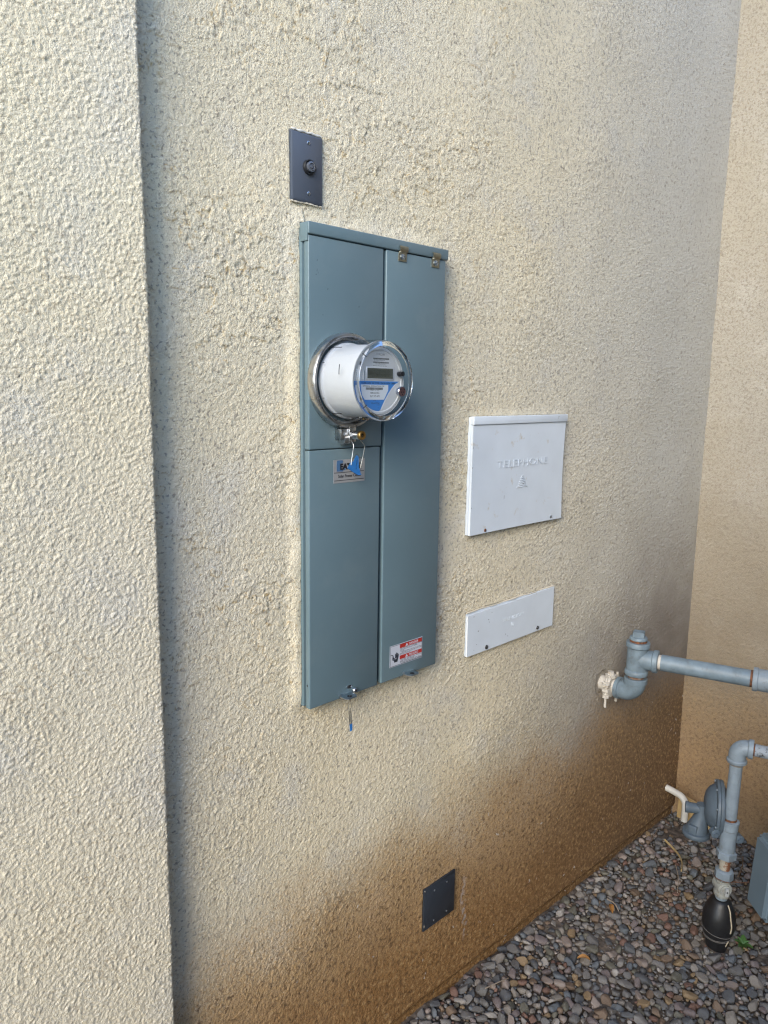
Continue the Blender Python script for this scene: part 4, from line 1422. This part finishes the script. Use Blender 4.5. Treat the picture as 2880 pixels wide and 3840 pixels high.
# upper and lower jaws: arched saddles
for sgn in (1, -1):
    bm = B()
    pro = []
    for i in range(9):
        a = math.pi * i / 8
        pro.append((0.0240 * math.cos(a), sgn * 0.0240 * math.sin(a)))
    outer = [(0.040, sgn * 0.004), (0.040, sgn * 0.012), (0.024, sgn * 0.030), (-0.024, sgn * 0.030), (-0.040, sgn * 0.012), (-0.040, sgn * 0.004)]
    poly = pro[::-1] + outer if sgn > 0 else pro[::-1] + outer
    prism(bm, [(TX + a, -0.018, ZS + b) for a, b in poly], (0, -0.020, 0))
    obj('jaw', bm, OFFWHITE, cl)
for k, sx in enumerate((-0.033, 0.033)):
    bm = B()
    lathe(bm, [(0.0040, -0.062), (0.0040, 0.034)], (TX + sx, -0.028, ZS), (0, 0, 1), 12)
    bolt = obj('bolt', bm, OFFWHITE, cl)
    bm = B()
    lathe(bm, [(0.0095, 0.0125), (0.0095, 0.0200)], (TX + sx, -0.028, ZS), (0, 0, 1), 6)
    lathe(bm, [(0.0130, 0.0120), (0.0130, 0.0145)], (TX + sx, -0.028, ZS), (0, 0, 1), 16)
    obj('nut', bm, OFFWHITE, bolt)
    bm = B()
    lathe(bm, [(0.0105, -0.0310), (0.0105, -0.0215)], (TX + sx, -0.028, ZS), (0, 0, 1), 6)
    obj('nut', bm, OFFWHITE, bolt)
bm = B()
lathe(bm, [(0.0100, 0.034), (0.0100, 0.046)], (TX - 0.006, -0.026, ZS), (0, 0, 1), 6)
lathe(bm, [(0.0170, 0.028), (0.0170, 0.0315), (0.015, 0.032), (0.0165, 0.0330), (0.0165, 0.0355)], (TX - 0.006, -0.026, ZS), (0, 0, 1), 18)
obj('wire_screw', bm, OFFWHITE, cl)

# ------------------------------------------------------------------ gas riser
RX, RY = 1.302, -0.412
lean = Vector((0.006, -0.012, 1.0)).normalized()
rz = thing('gas_riser', (RX, RY, -1.45), 'pale grey gas riser pipe coming up through a black wrapped sleeve', 'gas riser')


def at(z):
    return Vector((RX, RY, -1.13)) + lean * ((z + 1.13) / lean.z)

bm = B()
sleeve_prof = [(-1.475, 0.026), (-1.455, 0.0275), (-1.440, 0.0305), (-1.428, 0.0335), (-1.415, 0.0385), (-1.400, 0.0415), (-1.385, 0.0438), (-1.368, 0.0445), (-1.352, 0.0432), (-1.338, 0.0390), (-1.322, 0.0335), (-1.312, 0.0275), (-1.306, 0.0240), (-1.303, 0.0175)]
lathe(bm, [(r * (1 + 0.015 * math.sin(i * 2.4)), (z + 1.13)) for i, (z, r) in enumerate(sleeve_prof)], Vector((RX, RY, -1.13)), lean, 40)
sleeve = obj('sleeve', bm, BLACK_SLEEVE, rz)
vdir = Vector((-0.70, -0.714, 0))
edir = Vector((0.714, -0.70, 0))


def sleeve_r(z):
    for (z0, r0), (z1, r1) in zip(sleeve_prof, sleeve_prof[1:]):
        if z0 <= z <= z1:
            return r0 + (r1 - r0) * (z - z0) / (z1 - z0)
    return 0.03

bm = B()
for za, zb in ((-1.308, -1.383), (-1.412, -1.432)):
    pts = []
    for i in range(11):
        z = za + (zb - za) * i / 10
        rr_ = sleeve_r(z) + 0.0012
        a = R(20) + 0.02 * math.sin(i)
        pts.append(at(z) + (vdir * math.cos(a) + edir * math.sin(a)) * rr_)
    tube(bm, pts, 0.0017, 7)
small(obj('tracer_strip', bm, BEIGE, sleeve))
bm = B()
for zc, tilt in ((-1.398, 0.05), (-1.411, -0.04), (-1.421, 0.03)):
    pts = []
    for i in range(37):
        a = 2 * math.pi * i / 36
        z = zc + tilt * 0.1 * math.sin(a + zc * 90)
        pts.append(at(z) + Vector((math.cos(a), math.sin(a), 0)) * (sleeve_r(z) + 0.0004))
    tube(bm, pts, 0.0009, 5, cap=False)
small(obj('tape_edge', bm, mat('dusty_edge', (0.12, 0.11, 0.1), rough=0.7), sleeve))
Lb = Vector((RX, RY, -1.13))


def seg(name, prof, m, n=32, phase=0.0, parent=rz):
    bm = B()
    lathe(bm, [(r, z + 1.13) for r, z in prof], Lb, lean, n, phase=phase)
    return obj(name, bm, m, parent)

seg('stub', [(0.0160, -1.312), (0.0160, -1.285)], PIPE_PALE)
# stop valve: flat-sided body, round plug face toward the viewer
VALVE = mat('valve_paint', (0.27, 0.275, 0.25), rough=0.55, var=0.2, vscale=70, bump=0.0003, bscale=280, color2=(0.16, 0.12, 0.08), mscale=60, mlo=0.55, mhi=0.7)
bm = B()
lathe(bm, [(0.0205, -1.294 + 1.13), (0.0225, -1.291 + 1.13), (0.0225, -1.279 + 1.13), (0.0190, -1.274 + 1.13), (0.0190, -1.252 + 1.13), (0.0215, -1.248 + 1.13), (0.0215, -1.243 + 1.13)], Lb, lean, 8, phase=0.3)
vc = at(-1.266)
lathe(bm, [(0.0200, -0.022), (0.0205, 0.012), (0.0190, 0.018), (0.0150, 0.0195), (0.0150, 0.0225), (0.0100, 0.0235), (0.0100, 0.0205), (0, 0.0205)], vc, vdir, 32)
valve = obj('valve', bm, VALVE, rz)
bm = B()
o3 = vc + vdir * 0.0205
prism(bm, [o3 + edir * a + Vector((0, 0, b)) for a, b in ((-0.0045, -0.013), (0.0045, -0.013), (0.0045, 0.011), (-0.0045, 0.011))], vdir * 0.009)
lathe(bm, [(0.0024, 0.0092), (0.0024, 0.0096), (0, 0.0096)], o3, vdir, 12, mi=1, cap=False)
obj('key_tab', bm, [mat('tab_paint', (0.36, 0.37, 0.36), rough=0.5, var=0.1), BLACK], valve)
bm = B()
pts = [at(-1.2415 - 0.006 * math.cos(a)) + Vector((math.cos(a), math.sin(a), 0)) * 0.0245 for a in [2 * math.pi * i / 24 for i in range(20)]]
tube(bm, pts + [pts[-1] + edir * 0.03 + Vector((0, 0, -0.003)), pts[-1] + edir * 0.045], 0.0010, 6)
obj('seal_wire', bm, RUST, valve)
seg('union_nut', [(0.0200, -1.2400), (0.0248, -1.2380), (0.0248, -1.2150), (0.0215, -1.2120), (0.0160, -1.2110)], PIPE_PALE, 8, 0.2)
seg('rusty_nipple', [(0.0150, -1.214), (0.0145, -1.200), (0.0158, -1.192), (0.0158, -1.172)],
    mat('rusty_paint', (0.33, 0.3, 0.24), rough=0.7, var=0.2, vscale=80, color2=(0.16, 0.06, 0.025), mscale=48, mlo=0.5, mhi=0.58))['label'] = 'rust-streaked nipple above the valve'
seg('hex_bushing', [(0.0220, -1.1770), (0.0275, -1.1745), (0.0275, -1.1560), (0.0245, -1.1535), (0.022, -1.153)], PIPE_PALE, 6, 0.1)
seg('union_body', [(0.0215, -1.156), (0.0215, -1.0905), (0.0200, -1.0895), (0.0200, -1.0880), (0.0235, -1.0870), (0.0235, -1.0700), (0.0248, -1.0690), (0.0248, -1.0620), (0.0205, -1.0605)], PIPE_PALE, 36)
seg('rusty_thread', [(0.0180, -1.064), (0.0180, -1.0545)], RUST)
seg('pipe', [(0.0168, -1.0580), (0.0168, -0.8960)], PIPE_PALE)
seg('dull_thread', [(0.0163, -0.8980), (0.0163, -0.884)], mat('thread_grey', (0.16, 0.14, 0.12), rough=0.8, var=0.3, vscale=120))
# top elbow toward the meter
T = at(-0.866)
bm = B()
rb_ = 0.024
path = [T + Vector((0, 0, -0.012)), T]
for i in range(1, 11):
    a = (math.pi / 2) * i / 10
    path.append(T + Vector((0, 0, rb_ * math.sin(a))) + d * (rb_ * (1 - math.cos(a))))
path.append(T + Vector((0, 0, rb_)) + d * (rb_ + 0.012))
tube(bm, path, 0.0225, 30)
lathe(bm, [(0.0175, -0.0005), (0.0250, 0.0), (0.0262, 0.0020), (0.0262, 0.0080), (0.0235, 0.0110)], T + Vector((0, 0, -0.022)), (0, 0, 1), 36)
lathe(bm, [(0.0230, 0.0), (0.0255, 0.0020), (0.0262, 0.0040), (0.0262, 0.0130), (0.0250, 0.0142), (0.0170, 0.0142)], T + Vector((0, 0, rb_)) + d * (rb_ + 0.0), d, 36)
elb = obj('elbow', bm, PIPE_PALE, rz)
S = T + Vector((0, 0, rb_))
bm = B()
lathe(bm, [(0.0168, 0.036), (0.0168, 0.0420)], S, d, 24)
obj('rusty_thread', bm, RUST, rz)
bm = B()
lathe(bm, [(0.0172, 0.0415), (0.0172, 0.0440), (0.0168, 0.0445), (0.0168, 0.26)], S, d, 28)
obj('pipe', bm, mat('flaking_pipe', (0.25, 0.28, 0.31), rough=0.5, var=0.12, vscale=60, bump=0.0003, bscale=240, color2=(0.035, 0.035, 0.035), mscale=110, mlo=0.56, mhi=0.62), rz)

# ------------------------------------------------------------------ regulator
rg = thing('gas_regulator', (1.335, -0.355, -1.17), 'dark grey gas regulator with a big round diaphragm beside the riser', 'gas regulator')
ra_ = Vector((-0.45, 0.893, 0)).normalized()       # from the disc toward the wall corner
DC = Vector((1.338, -0.366, -1.058))
bm = B()
lathe(bm, [(0.0, -0.040), (0.030, -0.038), (0.045, -0.028), (0.064, -0.012), (0.0755, -0.0095), (0.0765, -0.0075), (0.0765, -0.0015), (0.0745, 0.0), (0.0765, 0.0015), (0.0765, 0.0065), (0.0755, 0.0085), (0.0640, 0.0105),
           (0.0550, 0.0240), (0.0420, 0.0330), (0.0260, 0.0370), (0.0, 0.0380)], DC, ra_, 56, cap=False)
disc = obj('diaphragm_housing', bm, REG_GREY, rg)
for i in range(8):
    a = 2 * math.pi * (i + 0.5) / 8
    _, u_, v_ = frame(ra_)
    screw('screw', DC + (u_ * math.cos(a) + v_ * math.sin(a)) * 0.0705 + ra_ * 0.0085, 0.0042, 0.004, ra_, [REG_GREY, REG_GREY], disc, hexa=True)
bm = B()
nb = DC + Vector((0, 0, -0.016))
lathe(bm, [(0.0150, 0.030), (0.0148, 0.075), (0.0160, 0.0775), (0.0160, 0.0865), (0.0120, 0.0870), (0.0120, 0.084), (0, 0.084)], nb, ra_, 28, cap=False)
neck = obj('spring_neck', bm, REG_GREY, rg)
bm = B()
lathe(bm, [(0.0118, 0.0842), (0.0118, 0.0865), (0, 0.0868)], nb, ra_, 24, cap=False)
obj('end_cap', bm, PIPE_PALE, neck)
bm = B()
ob = DC + ra_ * 0.042
path = [ob + Vector((0, 0, 0.0)), ob + Vector((0, 0, -0.030)), ob + Vector((0, 0, -0.055)) + ra_ * 0.004, ob + Vector((0, 0, -0.075)) + ra_ * 0.008, ob + Vector((0, 0, -0.088)) + ra_ * 0.01]
tube(bm, path, [0.0150, 0.0170, 0.0240, 0.0300, 0.0310], 26)
fo = ob + Vector((0, 0, -0.088)) + ra_ * 0.01
lathe(bm, [(0.0300, 0.006), (0.0370, 0.004), (0.0385, 0.0), (0.0385, -0.007), (0.0360, -0.010), (0.020, -0.010)], fo, (0, 0, 1), 36)
box(bm, fo.x - 0.030, fo.x - 0.012, fo.y - 0.012, fo.y + 0.012, fo.z + 0.0, fo.z + 0.030, 0.003)
obj('outlet', bm, REG_GREY, rg)
bm = B()
hb = at(-1.115)
path = [DC - ra_ * 0.02 + Vector((0, 0, -0.03)), (DC + hb) / 2 + Vector((0, 0, -0.035)), hb + Vector((0, 0, 0.0))]
tube(bm, path, [0.032, 0.024, 0.018], 20)
obj('inlet_arm', bm, REG_GREY, rg)
for sgn, zz in ((-1, -1.102), (1, -1.118)):
    bm = B()
    c = at(zz) + edir * (0.030 * sgn) + vdir * 0.002 + (edir * -0.008 if sgn < 0 else Vector((0, 0, 0)))
    lathe(bm, [(0.0120, -0.014), (0.0130, 0.004), (0.0085, 0.006)], c, vdir, 18)
    lathe(bm, [(0.0062, 0.004), (0.0062, 0.010)], c, vdir, 6)
    obj('flange_bolt', bm, REG_GREY, rg)

# ------------------------------------------------------------------ white conduit out of the wall
bm = B()
tube(bm, catmull([(1.838, 0.03, -1.343), (1.838, -0.010, -1.346), (1.838, -0.036, -1.350), (1.838, -0.058, -1.356), (1.837, -0.072, -1.370), (1.836, -0.076, -1.390), (1.836, -0.076, -1.445)], 7), 0.0120, 18)
o = obj('white_conduit', bm, PVC)
tag(o, 'short bent white plastic conduit leaving the wall in the corner', 'conduit')

# ------------------------------------------------------------------ gas meter at the picture edge
gm = thing('gas_meter', (1.40, -0.53, -1.36), 'grey gas meter body cut off by the picture edge', 'gas meter')
GM = mat('gas_meter_paint', (0.13, 0.175, 0.205), rough=0.5, var=0.07, vscale=14, bump=0.0002, bscale=200)
GMP = mat('gas_meter_top_paint', (0.34, 0.36, 0.39), rough=0.45, var=0.05)
vback = Vector((0.70, 0.714, 0))


def slab(name, a0t, a0b, a1, v0, v1, z0, z1, m, parent, bev):
    """block with its faces along the yard diagonal; its left edge leans from a0b (foot) to a0t (top)"""
    o0 = Vector((1.302, -0.412, 0)) - vback * 0.05
    bm = B()
    P = []
    for z, a0 in ((z0, a0b), (z1, a0t)):
        for a, v in ((a0, v0), (a1, v0), (a1, v1), (a0, v1)):
            P.append(bm.verts.new(o0 + edir * a + vback * v + Vector((0, 0, z))))
    for q in ((0, 1, 2, 3), (4, 7, 6, 5), (0, 4, 5, 1), (1, 5, 6, 2), (2, 6, 7, 3), (3, 7, 4, 0)):
        bm.faces.new([P[i] for i in q])
    bmesh.ops.bevel(bm, geom=list(bm.edges), offset=bev, segments=5, affect='EDGES')
    return obj(name, bm, m, parent)

slab('body', 0.1085, 0.0960, 0.31, 0.0, 0.11, -1.352, -1.128, GM, gm, 0.014)
slab('index_cover', 0.1330, 0.1150, 0.29, -0.006, 0.08, -1.129, -0.985, GMP, gm, 0.018)
for zz in (-1.175, -1.228):
    screw('bolt', Vector((1.302, -0.412, zz)) - vback * 0.05 + edir * 0.128, 0.006, 0.006, -vback, [GM, GM], gm, hexa=True)
bm = B()
lathe(bm, [(0.0165, 0), (0.0165, 0.25)], Vector((1.302, -0.412, -1.0)) + edir * 0.22, (0, 0, 1), 20)
obj('inlet_pipe', bm, PIPE_PALE, gm)

# ------------------------------------------------------------------ litter and a weed
STRAW = mat('dry_straw', (0.36, 0.26, 0.12), rough=0.7, var=0.15, vscale=60)
bm = B()
gz = ground_z
pts = catmull([(1.665, -0.082, gz(1.665) + 0.020), (1.655, -0.112, gz(1.66) + 0.012), (1.625, -0.150, gz(1.63) + 0.014), (1.585, -0.180, gz(1.58) + 0.016), (1.54, -0.198, gz(1.54) + 0.016)], 7)
tube(bm, pts, [0.0048] * len(pts), 8, flat=0.45)
o = obj('palm_strip', bm, STRAW)
tag(o, 'curved straw-coloured dry palm strip lying on the pebbles in the corner', 'plant litter')
TWIG = mat('twig', (0.16, 0.11, 0.07), rough=0.85, var=0.2, vscale=80)
TWIG2 = mat('twig_pale', (0.27, 0.22, 0.17), rough=0.85, var=0.2, vscale=80)
twigs = [((1.56, -0.17), (1.43, -0.235), 0.0018, TWIG2, 'thin pale twig lying on pebbles beside the regulator'),
         ((1.225, -0.105), (1.205, -0.155), 0.0021, TWIG2, 'short tan stick leaning on pebbles below the blank plate side of the wall'),
         ((0.655, -0.075), (0.735, -0.092), 0.0015, TWIG2, 'fine straight twig on the pebbles close to the wall foot'),
         ((1.66, -0.335), (1.80, -0.300), 0.0022, TWIG, 'dark twig on the pebbles along the return wall'),
         ((1.72, -0.03), (1.60, -0.05), 0.0017, TWIG, 'dark twig lying along the foot of the stained wall')]
for (a, c, r, m, lab) in twigs:
    bm = B()
    p0 = Vector((a[0], a[1], gz(*a) + 0.014)); p1 = Vector((c[0], c[1], gz(*c) + 0.010))
    mid = (p0 + p1) / 2 + Vector((0.004, -0.004, 0.004))
    P = catmull([p0, mid, p1], 5)
    tube(bm, P, [r * (1.1 - 0.5 * i / len(P)) for i in range(len(P))], 6)
    tag(obj('twig', bm, m), lab, 'twig', 'twigs on the gravel')
LEAFY = mat('dead_leaf', (0.30, 0.14, 0.035), rough=0.7, var=0.2, vscale=60)
for (x, y, ang, L, lab) in ((1.195, -0.135, 0.7, 0.019, 'curled orange dead leaf beside the short tan stick'), (0.945, -0.19, 2.2, 0.017, 'small brown dead leaf on pebbles in front of the wall')):
    bm = B()
    V = []
    for i in range(7):
        f = i / 6
        w = 0.40 * L * math.sin(math.pi * (0.06 + 0.92 * f)) ** 0.8
        zz = 0.008 * math.sin(math.pi * f) + 0.002
        V.append([bm.verts.new(Vector((x, y, gz(x, y) + 0.009)) + Matrix.Rotation(ang, 3, 'Z') @ Vector((L * (f - 0.5) * 2, s * w, zz + 0.004 * abs(s)))) for s in (-1, 0, 1)])
    for A, C in zip(V, V[1:]):
        for k in range(2):
            bm.faces.new((A[k], A[k + 1], C[k + 1], C[k]))
    g = bmesh.ops.extrude_face_region(bm, geom=list(bm.faces))
    bmesh.ops.translate(bm, vec=(0, 0, -0.0007), verts=[e_ for e_ in g['geom'] if isinstance(e_, bmesh.types.BMVert)])
    tag(obj('dead_leaf', bm, LEAFY), lab, 'leaf', 'dead leaves on the gravel')
# scrap of tan board stuck in the corner behind the regulator
bm = B()
prism(bm, [(1.880, -0.030, -1.468), (1.880, -0.240, -1.462), (1.872, -0.245, -1.408), (1.872, -0.150, -1.392), (1.872, -0.035, -1.372)], (0.016, 0, 0))
o = obj('board_scrap', bm, mat('tan_board', (0.42, 0.29, 0.13), rough=0.85, var=0.15, vscale=30, bump=0.0006, bscale=200))
tag(o, 'tan scrap of board against the return wall behind the regulator', 'board')
# weed
WEED = mat('weed_leaf', (0.05, 0.12, 0.025), rough=0.5, var=0.25, vscale=60)
wd = thing('weed', (1.345, -0.466, gz(1.345, -0.466)), 'small green weed sprouting from the gravel by the black sleeve', 'weed')
wr = random.Random(2)
W0 = Vector((1.345, -0.466, gz(1.345, -0.466)))
for i in range(11):
    a = 2 * math.pi * i / 11 + wr.uniform(-0.25, 0.25)
    L = wr.uniform(0.017, 0.032)
    up = wr.uniform(0.008, 0.028)
    dv = Vector((math.cos(a), math.sin(a), 0))
    sv = Vector((-math.sin(a), math.cos(a), 0))
    bm = B()
    V = []
    for k in range(6):
        f = k / 5
        w = 0.24 * L * math.sin(math.pi * (0.08 + 0.9 * f))
        p = W0 + Vector((0, 0, 0.012)) + dv * L * f + Vector((0, 0, up * (f - 0.55 * f * f)))
        V.append([bm.verts.new(p + sv * s * w + Vector((0, 0, 0.002 * abs(s)))) for s in (-1, 0, 1)])
    for A, C in zip(V, V[1:]):
        for k in range(2):
            bm.faces.new((A[k], A[k + 1], C[k + 1], C[k]))
    obj('leaf', bm, WEED, wd)
bm = B()
tube(bm, [W0 + Vector((0, 0, -0.012)), W0 + Vector((0, 0, 0.014))], 0.0016, 7)
obj('stem', bm, WEED, wd)
